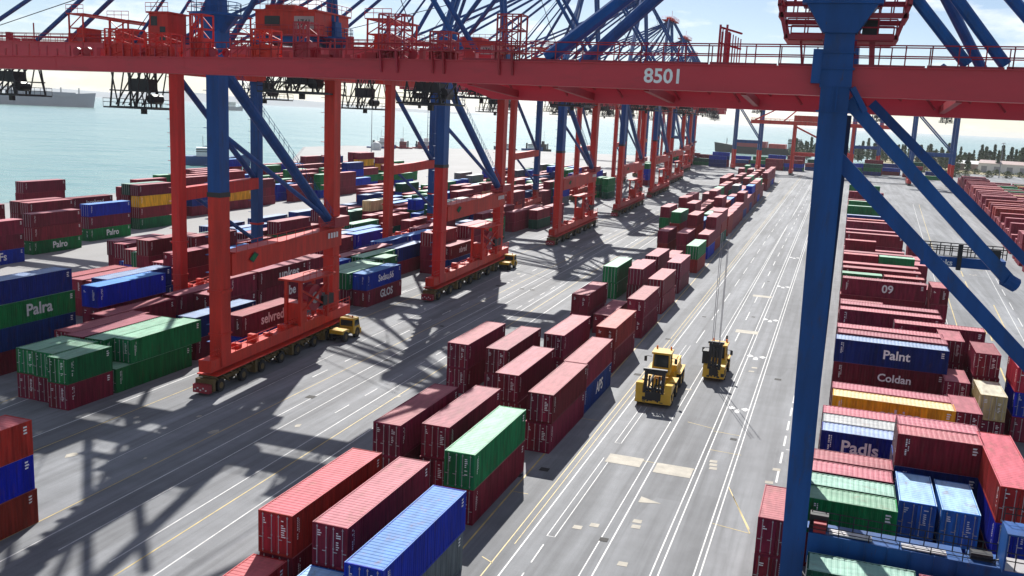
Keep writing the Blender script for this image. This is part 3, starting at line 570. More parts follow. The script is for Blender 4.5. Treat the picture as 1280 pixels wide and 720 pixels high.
def make_crane():
    root=empty('ship_to_shore_crane')
    ZB=35.2; ZT=37.6; R_,Bl='cred','cblue'
    legs=[(LEGL[0],21,1),(LEGL[1],99,0),(LEGL[2],99,0),(LEGL[3],6,1)]
    for i,((x,y),zc,bl) in enumerate(legs):
        zc=min(zc,ZB); w=1.6 if i<2 else 1.45
        b=mb(R_).beam((x,y,2.6),(x,y,zc),w*.92,w*1.05,side=(0,1,0))
        b.box(x-w*.56,x+w*.56,y-w*.6,y+w*.6,10.6,10.9); b.box(x-w*.54,x+w*.54,y-w*.58,y+w*.58,6,6.18)
        if zc<ZB: b.mat(M[Bl]).beam((x,y,zc),(x,y,ZB+.6),w*.92,w*1.05,side=(0,1,0)); b.mat(M['black']).box(x-w*.5,x+w*.5,y-w*.56,y+w*.56,zc-.25,zc+.25)
        # ladder with hoops up the leg
        b.mat(M['dkred'] if not bl else M[Bl])
        for s in (-.22,.22): b.beam((x-w*.5-.25,y+s,4),(x-w*.5-.25,y+s,ZB),.06,.06)
        for k in range(16): b.box(x-w*.5-.7,x-w*.5,y-.4,y+.4,5+k*1.9,5.06+k*1.9)
        b.obj('leg',root)
    FLx,FRx=1,-1.2
    # sill beams with bogies under both rail sides
    for side,(p,q) in enumerate((((1,-16.2,0),(-1.2,17.4,0)),((-25,9.8,0),(-29,39.8,0)))):
        p=V(p); q=V(q); up=V((0,0,1)); d=(q-p).normalized()
        b=mb(R_).beam(p+up*3.0,q+up*3.0,1.5,1.3); b.beam(p+up*2.0+d*.4,q+up*2.0-d*.4,2.5,.12)
        b.rail([p+up*3.65+V((.7,0,0)),q+up*3.65+V((.7,0,0))],1.0,2.4,.04)
        for k in range(9): c=p+(q-p)*(.08+.1*k); b.box(c.x-.5,c.x+.5,c.y-.25,c.y+.35,3.65,3.9+.3*(k%3))
        b.obj('sill_beam',root)
        n=4 if side==0 else 2
        for k in range(n):
            c0=p+(q-p)*(k+.02)/n; c1=p+(q-p)*(k+.96)/n; ro=math.atan2(-(c1-c0).x,(c1-c0).y); L=(c1-c0).length
            bo=mb('ochre'); bo.box(-.75,.75,0,L,1.05,1.45); bo.box(-.95,.95,.1,L-.1,1.75,1.93)
            for j in range(6):
                y=.4+(L-.8)*j/5; bo.box(-.58,.58,y-.12,y+.12,.75,1.8); bo.beam((.85,y,1.8),(.85,y+(L-.8)/5*.9,.7),.12,.12)
            bo.box(-1.05,1.05,-.35,.15,.35,1.7)
            o=bo.obj('bogie',root); o.location=(c0.x,c0.y,0); o.rotation_euler=(0,0,ro)
            for j in (0,1):
                for xx in (-.78,.78): link('wheel',WHEEL,o,(xx,L*(.16+.56*j),.72))
            if side==0 and k in(0,):
                g=MB().mat(M['dkred']); 
                g.box(-1,1,-.9,-.36,.3,1.2)
                for j in range(5): g.mat(M['white']).box(-.8+.34*j,-.62+.34*j,-.93,-.9,.55+.2*(j%2),.7+.2*(j%2))
                g.obj('buffer',root).location=(c0.x,c0.y,0)
    # portal beams
    b=mb(R_).beam((FLx,-12.4,13.4),(FRx,14.8,13.4),1.5,2.4); b.beam((FLx+.2,-12.4,14.75),(FRx+.2,14.8,14.75),1.9,.12)
    b.rail([(FLx+1.05,-12,14.8),(FRx+1.05,14.6,14.8)],1.0,2.2,.035)
    b.mat(M['black']).quad((1.62,-9.1,13.6),(1.56,-8.2,13.1),(1.46,-7.0,13.9),(1.52,-7.9,14.3)); b.mat(M['green'] if 'green' in M else BODY['green']).quad((1.63,-8.9,13.6),(1.58,-8.2,13.25),(1.49,-7.3,13.85),(1.54,-7.9,14.15))
    b.mat(M['white'])
    for j in range(4): b.box(.1-.02*j,.16,10.4+.7*j,10.75+.7*j,13.6,14.3)
    b.obj('portal_beam',root)
    mb(R_).beam((-25,13,17.5),(-29,36.6,17.5),1.3,1.8).obj('portal_beam',root)
    mb(R_).beam((FLx,-15.5,ZB-.5),(FRx,18,ZB-.5),1.6,1.7).obj('portal_beam',root)
    mb(R_).beam((-24.6,8,ZB-.5),(-29,38.5,ZB-.5),1.5,1.6).obj('portal_beam',root)
    # braces
    for p,q,r,mt in (((1,-13,34.2),(-1.0,13,15.2),.62,Bl),((1.2,-12.6,27),(-.9,12.8,15.6),.3,Bl),((-25,13,33.5),(-29,36,18.6),.45,Bl),((-25.2,13,18.6),(-28.6,36,8),.3,Bl)):
        b=mb(mt).tube(p,q,r,10)
        if r>.6:
            b.rail([V(p)+V((.5,0,.6)),V(q)+V((.5,0,.6))],1.0,1.4,.035)
            b.mat(M['dkred']).box(-2.2,.3,11.8,15.6,14.9,16.2)
        b.obj('brace',root)
    # drive house frame and cable reel standing on the sill
    b=mb(R_)
    for x,y in ((.9,2.5),(.7,9.2),(-1.1,2.5),(-1.3,9.2)): b.beam((x,y,3.6),(x,y,9.2),.4,.4,side=(0,1,0))
    b.box(-1.9,1.7,1.9,9.8,9.2,9.45); b.beam((.9,2.5,5),(.7,9.2,8.2),.2,.2); b.beam((.7,9.2,5),(.9,2.5,8.2),.2,.2); b.box(-1.2,.8,2.6,4.2,3.8,6.4); b.rail([(1.6,2,9.45),(1.6,9.7,9.45)],1,1.6,.035)
    b.obj('drive_house',root)
    b=mb('dkred').tube((-.4,6.6,6.5),(.5,6.6,6.5),1.7,18); b.mat(M['galv']).tube((-.5,6.6,6.5),(.6,6.6,6.5),.75,12); b.mat(M['black']).box(-.3,.9,8.0,10.6,5.2,6.5); b.obj('cable_reel',root)
    # twin boom girders along x
    for y in (10.2,15.8):
        b=mb('bred').box(-96,20,y-.7,y+.7,ZB+.4,ZT); b.box(-96.2,20.2,y-.95,y+.95,ZT,ZT+.08)
        for k in range(24): b.box(-94+k*4.8,-93.85+k*4.8,y-.74,y+.74,ZB+.42,ZT-.02)
        o=b.obj('boom_girder',root)
        mb('dkred').rail([(-96,y-.9,ZT+.08),(20,y-.9,ZT+.08)],1.1,2.2,.045).rail([(-96,y+.9,ZT+.08),(20,y+.9,ZT+.08)],1.1,2.2,.045).obj('railing',o)
    b=mb(R_)
    for x in (-95,-80,-62,-45,-27,-12,0,10,19): b.beam((x,10.2,ZB+1.1),(x,15.8,ZB+1.1),.8,.9)
    b.obj('boom_cross_beam',root)
    # machinery on top
    b=mb(R_).box(-9.6,-1,8.6,17,ZT+1.5,ZT+4.4); b.box(-9.9,-.7,8.4,17.2,ZT+4.4,ZT+4.6); b.box(-8.4,-4,9,12,ZT+4.6,ZT+5.2); b.mat(M['cblue']).box(-9.2,-1.4,8.5,16.6,ZT+.6,ZT+1.5)
    b.mat(M['black']).box(-8.2,-6,8.54,8.6,ZT+2.6,ZT+3.8); b.mat(M['plate']).box(-9.66,-9.6,9.5,15.8,ZT+2,ZT+4); b.box(-3.9,-1.1,8.53,8.6,ZT+2.2,ZT+3.8)
    h=b.obj('machinery_house',root)
    mb('dkred').rail([(-9.9,8.4,ZT+4.6),(-.7,8.4,ZT+4.6),(-.7,17.2,ZT+4.6)],1.1,1.2,.04).rail([(-12.6,7.4,ZT+1.5),(1,7.4,ZT+1.5)],1.1,1.2,.04).box(-12.6,1,7.2,8.4,ZT+1.35,ZT+1.5).obj('railing',h)
    t=link('sign_lettering',text_mesh('1741',1.0,'sign_lettering',M['black']),h); t.matrix_local=Matrix(((1,0,0,-2.5),(0,0,-1,8.51),(0,1,0,ZT+3.0),(0,0,0,1)))
    
    for x,w,hh in ((-20,4,4.2),(6,3,3.6),(-33,3,3.0),(-40,2.4,3.8)):
        lattice_tower(mb('cred'),x,x+w,9.2,16.8,ZT+.1,ZT+hh,.09,2).box(x-.3,x+w+.3,9,17,ZT+hh,ZT+hh+.12).rail([(x-.3,9,ZT+hh+.12),(x+w+.3,9,ZT+hh+.12)],1.1,1.1,.04).box(x+.5,x+w-.4,10,13,ZT+.2,ZT+2).obj('winch_platform',root)
    r=random.Random(4)
    for k in range(30):
        x=-95+k*3.75+r.uniform(-.6,.6); y=r.choice((9.3,10.4,11.2,15)); 
        if r.random()<.6: mb('dkred').box(x,x+r.uniform(.6,2.2),y,y+r.uniform(.5,1.4),ZT+.08,ZT+r.uniform(.5,1.7)).obj('winch_box',root)
        else: mb('dkred').beam((x,y,ZT),(x,y,ZT+r.uniform(1.4,2.6)),.13,.13).obj('mast',root)
    # apex
    A=V((-3.5,12.6,68))
    for (x,y) in ((1,-13.5),(-1.2,13.5)):
        b=mb(Bl).beam((x,y,ZB+.4),(x,y,ZB+6),1.9,2.0,1.4,1.5,side=(0,1,0)); b.tube((x,y,ZT+1.4),(x,y,ZT+1.65),2.6,16); b.tube((x,y,ZT-.2),(x,y,ZT+1.4),1.0,12,2.3)
        for s in (-1,1): b.tube((x,y+s*.55,ZB+6),(A.x,A.y+s*1.0-(A.y-y)*.12,A.z),.42,10)
        o=b.obj('apex_mast',root)
        R=2.45; P=[(x+R*math.cos(a*math.pi/7),y+R*math.sin(a*math.pi/7),ZT+1.65) for a in range(15)]
        mb(Bl).rail(P,1.1,1.2,.04).obj('railing',o)
    for (x,y) in ((-25,12.5),(-29,37)): mb(Bl).tube((x,y,ZB),(A.x-1.5,A.y+(y-A.y)*.12,A.z-1),.36,10).obj('apex_mast',root)
    b=mb(R_).box(A.x-3,A.x+2,A.y-4.6,A.y+4.6,A.z-.3,A.z); b.rail([(A.x-3,A.y-4.6,A.z),(A.x+2,A.y-4.6,A.z),(A.x+2,A.y+4.6,A.z),(A.x-3,A.y+4.6,A.z)],1.2,1.6,.05); b.box(A.x-1.5,A.x+.5,A.y-3,A.y+3,A.z,A.z+1.2); b.tube((A.x,A.y,A.z),(A.x,A.y,A.z+4),.08,5)
    b.obj('apex_platform',root)
    for y in (10.4,15.6):
        for x,zz in ((-30,.2),(-47,.2),(-66,.2),(-84,.2)): mb(Bl).tube((x,y,ZT+.3),(A.x-1,A.y+(y-13)*.6,A.z-.5),.32 if x<-31 else .2,8).obj('forestay',root)
        mb(Bl).tube((18,y,ZT+.3),(A.x+1,A.y+(y-13)*.6,A.z-.5),.34,8).obj('backstay',root)
        mb(Bl).tube((-15,y,ZT+.3),(2,y-8,ZT+15),.4,8).obj('boom_strut',root)
    for q,(p,e) in enumerate((((-70,12,ZT+1.5),(A.x-1,A.y,A.z+1)),((-30,11,ZT+2),(A.x-1,A.y-1,A.z+.5)),((10,14,ZT+2),(A.x+1,A.y+1,A.z+.5)),((-58,10,ZT+1),(1,-13.5,ZB+10)),((-20,15,ZT+4),(1,-13.5,ZB+9)),((-92,13,ZT+2),(-47,11,ZT+14)))):
        mb('black').tube(p,e,.06,4).obj('cable',root)
    b=mb(R_).box(-26.2,-23.2,8.8,12.5,ZT+.1,ZT+4.0); b.box(-26.5,-22.9,8.5,12.8,ZT+4.0,ZT+4.2); b.rail([(-26.5,8.5,ZT+4.2),(-22.9,8.5,ZT+4.2)],1.1,1,.04); b.mat(M['black']).box(-25.9,-24.9,8.76,8.8,ZT+2.4,ZT+3.6); b.box(-24.5,-23.6,8.76,8.8,ZT+.3,ZT+2.3); b.obj('electrical_house',root)
    # trolleys and cages hanging under the boom
    for nm,x,w,z0 in (('trolley',-31,7,29.2),('maintenance_cage',-55,7.4,30.2),('spreader_frame',-5.5,8,32.2),('operator_cage',13,5,31.5)):
        cage(mb('black'),x-w/2,x+w/2,10.4,15.6,z0,ZB+.35).obj(nm,root)
    return root
crane=make_crane()
CLAB=['nearest red and blue crane on yellow-brown bogies behind the yellow tractor','second red and blue crane, with yellow tractor under its far leg','third red and blue crane along the rail, past the second tractor','fourth red and blue crane in the rail line, beside four-high green stacks','fifth crane in the rail line, small red legs before the far stacks','sixth crane in the rail line, half hidden by nearer crane legs','seventh crane of the rail line, small red and blue legs','farthest crane of the rail line, smallest red and blue legs']
for i,(cx,cy,sx,sy,sz) in enumerate(CR):
    c=crane if i==0 else copy_tree(crane); c.location=(cx,cy,0); c.scale=(sx,sy,sz)
    tag(c,CLAB[i],'crane','cranes in a line on the rail')
# ------------------------------------------------------------------ the gantry crane 8501 over the lanes
g=empty('gantry_crane',(0,0,0)); tag(g,'nearest crane with 8501 on its long red boom and a thick blue leg','crane')
GY=58.
XS=[(-90,32.28,33.1),(-63.6,32.39,33.34),(-33,32.55,33.86),(-9.6,32.55,34.06),(8.9,32.52,34.22),(30,32.5,34.4)]
b=mb('bred')
for (x0,a0,t0),(x1,a1,t1) in zip(XS,XS[1:]): b.hexa([(x0,GY,a0),(x1,GY,a1),(x1,GY+1.4,a1),(x0,GY+1.4,a0)],[(x0,GY,t0),(x1,GY,t1),(x1,GY+1.4,t1),(x0,GY+1.4,t0)])
def ztop(x):
    for (x0,a0,t0),(x1,a1,t1) in zip(XS,XS[1:]):
        if x<=x1: return t0+(t1-t0)*(x-x0)/(x1-x0)
    return 34.4
for k in range(60): # flange edge and welded joints
    x0=-90+k*2; z=ztop(x0+1); b.box(x0,x0+1.985,GY-.14,GY+1.54,ztop(x0)-.004+.01,ztop(x0)+.07)
for x in (-58,-46,-35.5,-26,-16,-7.1,1.9,10.6): b.box(x,x+.05,GY-.012,GY,32.62,ztop(x)-.06)
bo=b.obj('boom_girder',g)
t=link('number_lettering',text_mesh('8501',1.2,'number_lettering'),bo); t.matrix_local=Matrix(((1,0,0,-10.75),(0,0,-1,GY-.012),(0,1,0,33.32),(0,0,0,1)))
b=mb('bred').box(-26,30,69,70.2,31.75,33.5); b.hexa([(-29,69,32.8),(-26,69,31.75),(-26,70.2,31.75),(-29,70.2,32.8)],[(-29,69,33.5),(-26,69,33.5),(-26,70.2,33.5),(-29,70.2,33.5)])
for x in (-20,-10,0,10,20): b.box(x,x+.06,68.985,69,31.8,33.45)
b.obj('boom_girder',g)
b=mb('dkred') # trolley rail gear and cross members between the girders
for x in range(-24,31,6): b.beam((x,GY+1.4,32.7),(x,69,32.2),.35,.5); 
for k in range(26): b.beam((-25+k*2.1,68.9,33.6),(-23.9+k*2.1,68.2,32.2+.5*(k%2)),.12,.12); 
b.beam((-26,68.4,33.0),(30,68.4,33.0),.2,.25); b.box(-26,30,67.4,68.3,33.42,33.5)
b.obj('boom_cross_beam',g)
# walkway and hand rail along the boom top
b=mb('dkred')
X=-24.5
while X<29:
    x1=min(X+4.1,30); b.rail([(X,GY-.05,ztop(X)+.07),(x1,GY-.05,ztop(x1)+.07)],1.18,1.37,.04,5,(.5,1.0)); b.rail([(X,GY+1.45,ztop(X)+.07),(x1,GY+1.45,ztop(x1)+.07)],1.18,2,.035,4,(.5,1.0)); X=x1
for x in range(-24,30,4): b.box(x,x+3.9,GY-.05,GY-.03,ztop(x)+.07,ztop(x)+.2)
b.obj('railing',g)
b=mb('dkred'); r=random.Random(8) # posts on the outer boom
x=-88
while x<-46.5:
    h=r.uniform(.55,1.05); mb('dkred').beam((x,GY,ztop(x)),(x,GY,ztop(x)+h),.09,.09).obj('rail_post',g)
    x+=r.uniform(.7,1.3)
r=random.Random(6)   # sheaves, junction boxes, cable trays and small frames
for k in range(84):
    x=-57+k*.4+r.uniform(-.2,.2); z=ztop(x)+.07; y=GY+r.uniform(.1,1.2); q=r.random(); b=mb('dkred')
    if q<.42: b.box(x,x+r.uniform(.2,.9),y,y+.4,z,z+r.uniform(.2,.8)).obj('junction_box',g)
    elif q<.75: b.beam((x,y,z),(x+r.uniform(-.1,.1),y,z+r.uniform(.6,1.5)),.08,.08).obj('rail_post',g)
    elif q<.88: b.tube((x,y,z+.35),(x,y+.25,z+.35),.34,10).obj('sheave',g)
    else: b.beam((x,y,z+.2),(x+r.uniform(.8,1.8),y,z+r.uniform(.2,1.2)),.07,.07).obj('cable_stay',g)
b=mb('dkred').rail([(-46,GY-.05,ztop(-46)+.07),(-33,GY-.05,ztop(-33)+.07),(-24.5,GY-.05,ztop(-24.5)+.07)],1.0,.9,.035); b.obj('railing',g)
for x,w,z1,mt in ((-53.2,2.6,2.0,'cred'),(-49.4,2.2,1.7,'cred'),(-45.4,1.0,3.0,'cred'),(-40.2,1.6,1.9,'cred'),(-36.8,1.2,2.4,'dkred'),(-26.4,1.5,1.8,'dkred'),(-30.2,1.9,2.9,'dkred'),(-21.7,1.6,2.9,'dkred'),(-8.0,.0,0,'')):
    if not w: continue
    z=ztop(x)+.07; b=lattice_tower(mb(mt),x,x+w,GY+.05,GY+1.3,z,z+z1,.05,3)
    for k in range(4): b.beam((x+w*(k+.5)/4,GY+.1,z),(x+w*(k+.5)/4,GY+.1,z+z1),.07,.07)
    if x>-32: b.box(x-.2,x+w+.2,GY-.4,GY+1.5,z+.5,z+.58); b.beam((x+.3,GY-.3,z+.5),(x+.3,GY-.02,z-.9),.12,.2); b.beam((x+w-.4,GY-.3,z+.5),(x+w-.4,GY-.02,z-.9),.12,.2)
    else: b.box(x,x+w,GY+.1,GY+1.2,z,z+z1*.45)
    b.obj('lattice_tower',g)
b=mb('dkred') # gate frame above the walkway
for y in (GY+.1,GY+1.3):
    for x in (-7.55,-7.15): b.beam((x,y,34.1),(x,y,36.45-.3*(y>GY+1)),.12,.12)
for k in range(9): b.beam((-7.55+.14*k,GY+.1+1.2*k/8,34.1),(-7.55+.14*k,GY+.1+1.2*k/8,36.3-.07*k),.06,.06)
for z in (36.3,35.4): b.beam((-7.55,GY+.1,z),(-6.4,GY+1.3,z-.25),.1,.1)
b.obj('gate_frame',g)
# blue portal leg: front post, and rear post with its shade painted as darker blue
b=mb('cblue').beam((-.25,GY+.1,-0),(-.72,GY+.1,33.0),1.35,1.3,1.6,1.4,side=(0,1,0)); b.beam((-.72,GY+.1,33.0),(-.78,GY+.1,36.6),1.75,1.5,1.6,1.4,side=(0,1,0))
for z in (31.6,34.0,34.9): b.box(-1.66,.22,GY-.72,GY+.95,z,z+.09)
b.box(-2.1,-1.58,GY-.7,GY+.6,33.2,35.1); b.beam((.2,GY-.8,33),(1.0,GY-.6,31.7),.3,.3); b.beam((-.85,GY-.92,31.7),(-.85,GY-.92,33.1),.07,.07); b.beam((-.6,GY-.92,31.7),(-.6,GY-.92,33.1),.07,.07)
b.hexa([(-1.7,GY-.8,36.0),(.15,GY-.8,36.0),(.15,GY+1,36.0),(-1.7,GY+1,36.0)],[(-2.7,GY-1.1,37.55),(1.1,GY-1.1,37.55),(1.1,GY+1.3,37.55),(-2.7,GY+1.3,37.55)]); b.box(-2.95,1.35,GY-1.3,GY+1.5,37.55,37.95)
b.beam((-.85,GY+.1,37.95),(-1.0,GY+.1,44),1.3,1.4,1.1,1.1,side=(0,1,0))
lg=b.obj('leg',g)
b=mb('shadeblue').beam((-.25,68.6,0),(-.1,68.6,31.6),1.0,1.3,1.0,1.3,side=(0,1,0)); b.obj('leg',g)
b=mb('dkred') # red basket platform round the leg head
BY0,BY1=GY-.35,GY+3.6
for z,w in ((38.1,3.5),(37.0,3.4),(35.8,3.0)):
    for y in (BY0,BY1): b.beam((-.75-w,y,z),(-.75+w,y,z),.2,.28)
    for q in (-1,1): b.beam((-.75+q*w,BY0,z),(-.75+q*w,BY1,z),.2,.25)
for q in (-1,1):
    for y in (BY0,BY1): b.beam((-.75+q*2.95,y,35.7),(-.75+q*3.5,y,37.6),.2,.2); b.beam((-.75+q*3.5,y,37.5),(-.75+q*3.45,y,41),.2,.2)
for y in (BY0,BY1):
    b.rail([(-4.2,y,38.2),(2.7,y,38.2)],1.3,.6,.04,4,(.35,.7,1.0)); b.rail([(-4.1,y,36.9),(2.6,y,36.9)],1.1,.7,.04); b.rail([(-3.7,y,35.8),(2.2,y,35.8)],1.0,1.0,.04)
    for x in (-3.6,-2.9,-2.3,.9,1.5,2.2): b.beam((x,y,38.2),(x,y,40.8),.08,.08)
b.box(-3.6,-1.7,BY0+.2,BY1-.2,35.6,35.75); b.box(.2,2.1,BY0+.2,BY1-.2,35.6,35.75); b.beam((1.0,GY+.3,35.6),(1.1,GY+.3,34.3),.3,.3); b.beam((-2.9,GY+.4,35.6),(-2.7,GY+.4,34.2),.13,.13); b.mat(M['black']).box(.4,1.3,GY+.5,GY+1.6,35.8,36.9)
b.obj('basket_platform',g)
# braces, tie, lower beam and catwalk
def brace(p,q,w,h,mt='cblue'):
    mb(mt).beam(p,q,w,h).obj('brace',g)
brace((.05,GY+.2,32.3),(9.75,GY+.6,22.6),.62,.72); brace((-.3,GY+.1,29.1),(21,GY+.1,8.6),.72,.85); brace((1.6,69.2,32.5),(27,69.2,9),.5,.62)
b=mb('cblue').tube((9.45,GY+.5,22.75),(10.1,GY+.7,22.4),.42,10); b.obj('brace_foot',g)
b=mb('black').box(5.3,10.0,62.6,63.9,23.05,23.2); b.mat(M['cblue']).box(5.3,10.05,62.4,62.55,22.65,23.25); b.box(9.8,10.05,62.55,64,22.65,23.25)
b.mat(M['black']).rail([(5.3,62.5,23.3),(10.05,62.5,23.3)],.62,.42,.03).rail([(5.3,63.95,23.2),(10.05,63.95,23.2)],.75,.6,.03); b.box(7.35,7.6,62.3,62.6,22.5,24.1); b.box(9.2,9.7,62.3,62.6,23.3,23.9)
cw=b.obj('catwalk',g); t=link('lettering',text_mesh('wsfeks',.5),cw); t.matrix_local=Matrix(((1,0,0,6.45),(0,0,-1,62.38),(0,1,0,22.9),(0,0,0,1)))
b=mb('cblue').hexa([(.5,GY-.55,4.0),(11.0,GY-.35,4.3),(11.0,GY+.75,4.3),(.5,GY+.75,4.0)],[(.5,GY-.55,6.0),(11.0,GY-.35,5.75),(11.0,GY+.75,5.75),(.5,GY+.75,6.0)])
b.box(.4,9.4,GY+.76,GY+1.8,5.6,5.75); b.box(9.6,11.4,GY-.6,GY+1.3,5.75,5.9)
for k in range(7): b.box(1.2+k*1.3,1.24+k*1.3,GY-.57,GY-.45,4.2,5.9)
lbm=b.obj('lower_beam',g)
b=mb('black').rail([(.6,GY+.7,6.0),(5.6,GY+.72,5.9),(11.2,GY+.74,5.8)],1.0,.85,.035).rail([(.5,GY-.5,6.0),(11,GY-.3,5.76)],.5,1.7,.03); b.box(.5,1.6,GY+.2,GY+.9,6.0,6.9); b.box(9.7,10.9,GY,GY+.7,5.9,6.3); b.beam((10.5,GY,5.9),(11.6,GY,6.3),.08,.08)
b.mat(M['galv']).box(1.7,4.2,GY-.3,GY+.4,6.005,6.06); b.box(5.9,8.4,GY-.2,GY+.4,5.9,5.97); b.mat(M['dkred']).box(.75,1.5,GY-.4,GY+.18,6.0,6.6)
b.obj('railing',lbm)
b=mb('cblue').box(11.2,13.6,56.6,58.6,6.0,6.15); b.box(11.2,13.6,56.6,58.6,8.3,8.4); b.box(11.2,11.3,56.6,58.6,6.1,8.3)
b.mat(M['galv']).box(11.32,13.5,56.62,58.5,6.16,6.2); b.mat(M['black']).rail([(11.25,56.65,6.15),(13.5,56.65,6.15)],1.1,.55,.035).rail([(11.25,58.5,8.4),(13.5,58.5,8.4)],.9,.5,.035)
b.mat(M['cblue']).beam((11.0,GY,5.2),(13.4,57.6,5.9),.3,.3)
b.obj('access_platform',g)
# stays from the apex high above the picture
AP=V((-1.0,GY+.3,47.5))
for x,y in ((-18.4,GY+.6),(-19.4,69.4)): mb('cblue').tube((x,y,ztop(x)+.3),AP,.45 if x>-40 else .34,10).obj('forestay',g)
for x,y,z in ((6.1,GY+.6,42.2),(8.0,GY+.5,45),(8.9,69.4,46.5),(11.2,GY+.8,47)): mb('cblue').tube((x,y,ztop(x)+.3 if y<65 else 33.7),(-.6,GY+.3,z),.33,10).obj('backstay',g)
mb('cblue').beam((-1,GY+.1,44),AP,1.1,1.1,.9,.9).obj('apex_mast',g); mb('cblue').beam((.15,68.6,33),AP+V((.4,1.0,0)),.8,.8).obj('apex_mast',g)
mb('cblue').beam((20.8,GY+.1,0),(20.8,GY+.1,32.5),1.6,1.8,side=(0,1,0)).obj('leg',g); mb('cblue').beam((27,69.2,0),(27,69.2,31.8),1.4,1.6,side=(0,1,0)).obj('leg',g); mb('cblue').beam((11,GY+.2,5.1),(20.1,GY+.2,5.1),1.1,1.5).obj('lower_beam',g)
# ------------------------------------------------------------------ lift trucks and tractors on the lanes
def big_wheel(r,w):
    b=mb('rubber'); b.tube((-w/2,0,0),(w/2,0,0),r,18); 
    for k in range(12):
        a=k*math.pi/6; b.box(-w/2-.01,w/2+.01,r*math.cos(a)-.07,r*math.cos(a)+.07,r*math.sin(a)-.05,r*math.sin(a)+.05)
    b.mat(M['yellow']); b.tube((-w/2-.03,0,0),(w/2+.03,0,0),r*.5,12); b.mat(M['black']).tube((-w/2-.05,0,0),(w/2+.05,0,0),r*.2,8); return b.mesh('wheel')
BW=big_wheel(.85,.6)
def lift_truck(tall):
    o=empty('container_lift_truck')
    L=13 if not tall else 8.0; W=1.95 if not tall else 1.3
    b=mb('yellow'); b.box(-W+.55,W-.55,1.2,L-.4,.75,1.75); b.hexa([(-W,0,.45),(W,0,.45),(W,1.1,.45),(-W,1.1,.45)],[(-W+.05,.1,1.5),(W-.05,.1,1.5),(W-.15,1.3,1.5),(-W+.15,1.3,1.5)])
    for s in (-1,1):
        xa,xb=sorted((s*W,s*(W-.75))); b.hexa([(xa,.15,1.5),(xb,.15,1.5),(xb,3.4,1.75),(xa,3.4,1.75)],[(xa,.3,2.55 if not tall else 1.9),(xb,.3,2.55 if not tall else 1.9),(xb,2.6,2.2),(xa,2.6,2.2)])
        for k,y in enumerate(((1.9,5.4,9.4,11.6) if not tall else (1.9,5.9))): b.box(xa,xb,y-1.1,y+1.1,1.78,1.9); 
    b.box(-W+.6,W-.6,L-4.2,L,1.6,2.9); b.box(-W+.9,W-.9,L-4,L-.5,2.9,3.05); b.mat(M['black'])
    for k in range(6): b.box(-W+.58,-W+.6,L-3.8+k*.5,L-3.55+k*.5,1.9,2.7)
    for k in range(3): b.box(-W+.8+k*.7,-W+1.2+k*.7,.02,.09,.7,1.1)
    b.obj('body',o)
    ys=(1.9,5.4,9.4,11.6) if not tall else (1.9,5.9)
    for y in ys:
        for s in (-1,1): link('wheel',BW,o,(s*(W-.32),y,.85))
    y0=5.0 if not tall else 3.2
    c=mb('yellow'); zc=2.75 if not tall else 1.7
    for x in (-.95,.95):
        for y in (y0,y0+2): c.beam((x,y,zc),(x*.92,y+.1,zc+2.0),.14,.14,side=(0,1,0))
    c.box(-1.1,1.1,y0-.15,y0+2.25,zc+2.0,zc+2.2); c.box(-1,1,y0,y0+2.1,zc-.4,zc+.5)
    cab=c.obj('cab',o)
    mb('glass').hexa([(-.9,y0+.05,zc+.5),(.9,y0+.05,zc+.5),(.9,y0+1.95,zc+.5),(-.9,y0+1.95,zc+.5)],[(-.86,y0+.12,zc+1.99),(.86,y0+.12,zc+1.99),(.86,y0+2.0,zc+1.99),(-.86,y0+2.0,zc+1.99)]).obj('window',cab)
    for s in (-1,1): mb('orange').tube((s*.8,y0+1.9,zc+2.2),(s*.8,y0+1.9,zc+2.55),.1,8).obj('beacon',cab)
    m_=mb('black').beam((-1.1,y0-.1,zc+1.7),(-1.7,y0-.5,zc+1.8),.06,.06); m_.box(-1.85,-1.55,y0-.6,y0-.5,zc+1.2,zc+1.8); m_.beam((1.1,y0-.1,zc+1.7),(1.7,y0-.5,zc+1.8),.06,.06); m_.box(1.55,1.85,y0-.6,y0-.5,zc+1.2,zc+1.8); m_.obj('mirror',cab)
    mb('black').tube((.7,y0+2.6,2.6),(.7,y0+2.6,4.6),.12,8).obj('exhaust',o)
    h=3.9 if not tall else 4.6; w=.95 if not tall else .6
    ms=mb('black')
    for s in (-1,1):
        ms.beam((s*w,.25,.5),(s*w,.75,h),.34,.5,side=(0,1,0)); ms.beam((s*(w-.4),.1,.6),(s*(w-.4),.5,h-.5),.18,.3,side=(0,1,0)); ms.tube((s*(w-.75),.4,.6),(s*(w-.75),.7,h-.8),.1,8)
    for z in (.9,1.9,h-.25): ms.beam((-w,.3+.5*z/h,z),(w,.3+.5*z/h,z),.3,.3)
    ms.box(-w-.35,w+.35,.55,1.0,h-.05,h+.22); ms.box(-w+.1,w-.1,-.05,.3,.8,1.7)
    for k in range(4): ms.tube((-w+.3+k*.5*w,.0,1.2),(w-.4-k*.4*w,.2,2.6),.06,6)
    ms.obj('mast',o)
    if not tall: mb('galv').box(-.7,.7,.2,.3,.7,1.6).obj('valve_block',o)
    if tall:
        for s,y in ((-.45,.4),(.45,.4),(-.3,.8),(.3,.8)): mb('pole').tube((s,y,h),(s*1.05,y,18),.035,5).obj('hoist_wire',o)
        mb('black').box(-1.55,-.85,.8,2.0,1.9,3.5).obj('control_box',o)
    else:
        for s in (-1,1): mb('black').tube((s*.6,1.0,2.3),(s*.6,4.6,2.6),.14,8).obj('boom_cylinder',o)
        b=mb('yellow').box(-1.3,1.3,7.2,11.6,1.76,2.3); b.box(.4,1.5,7.6,10.2,2.3,3.0); b.obj('platform',o)
    return o
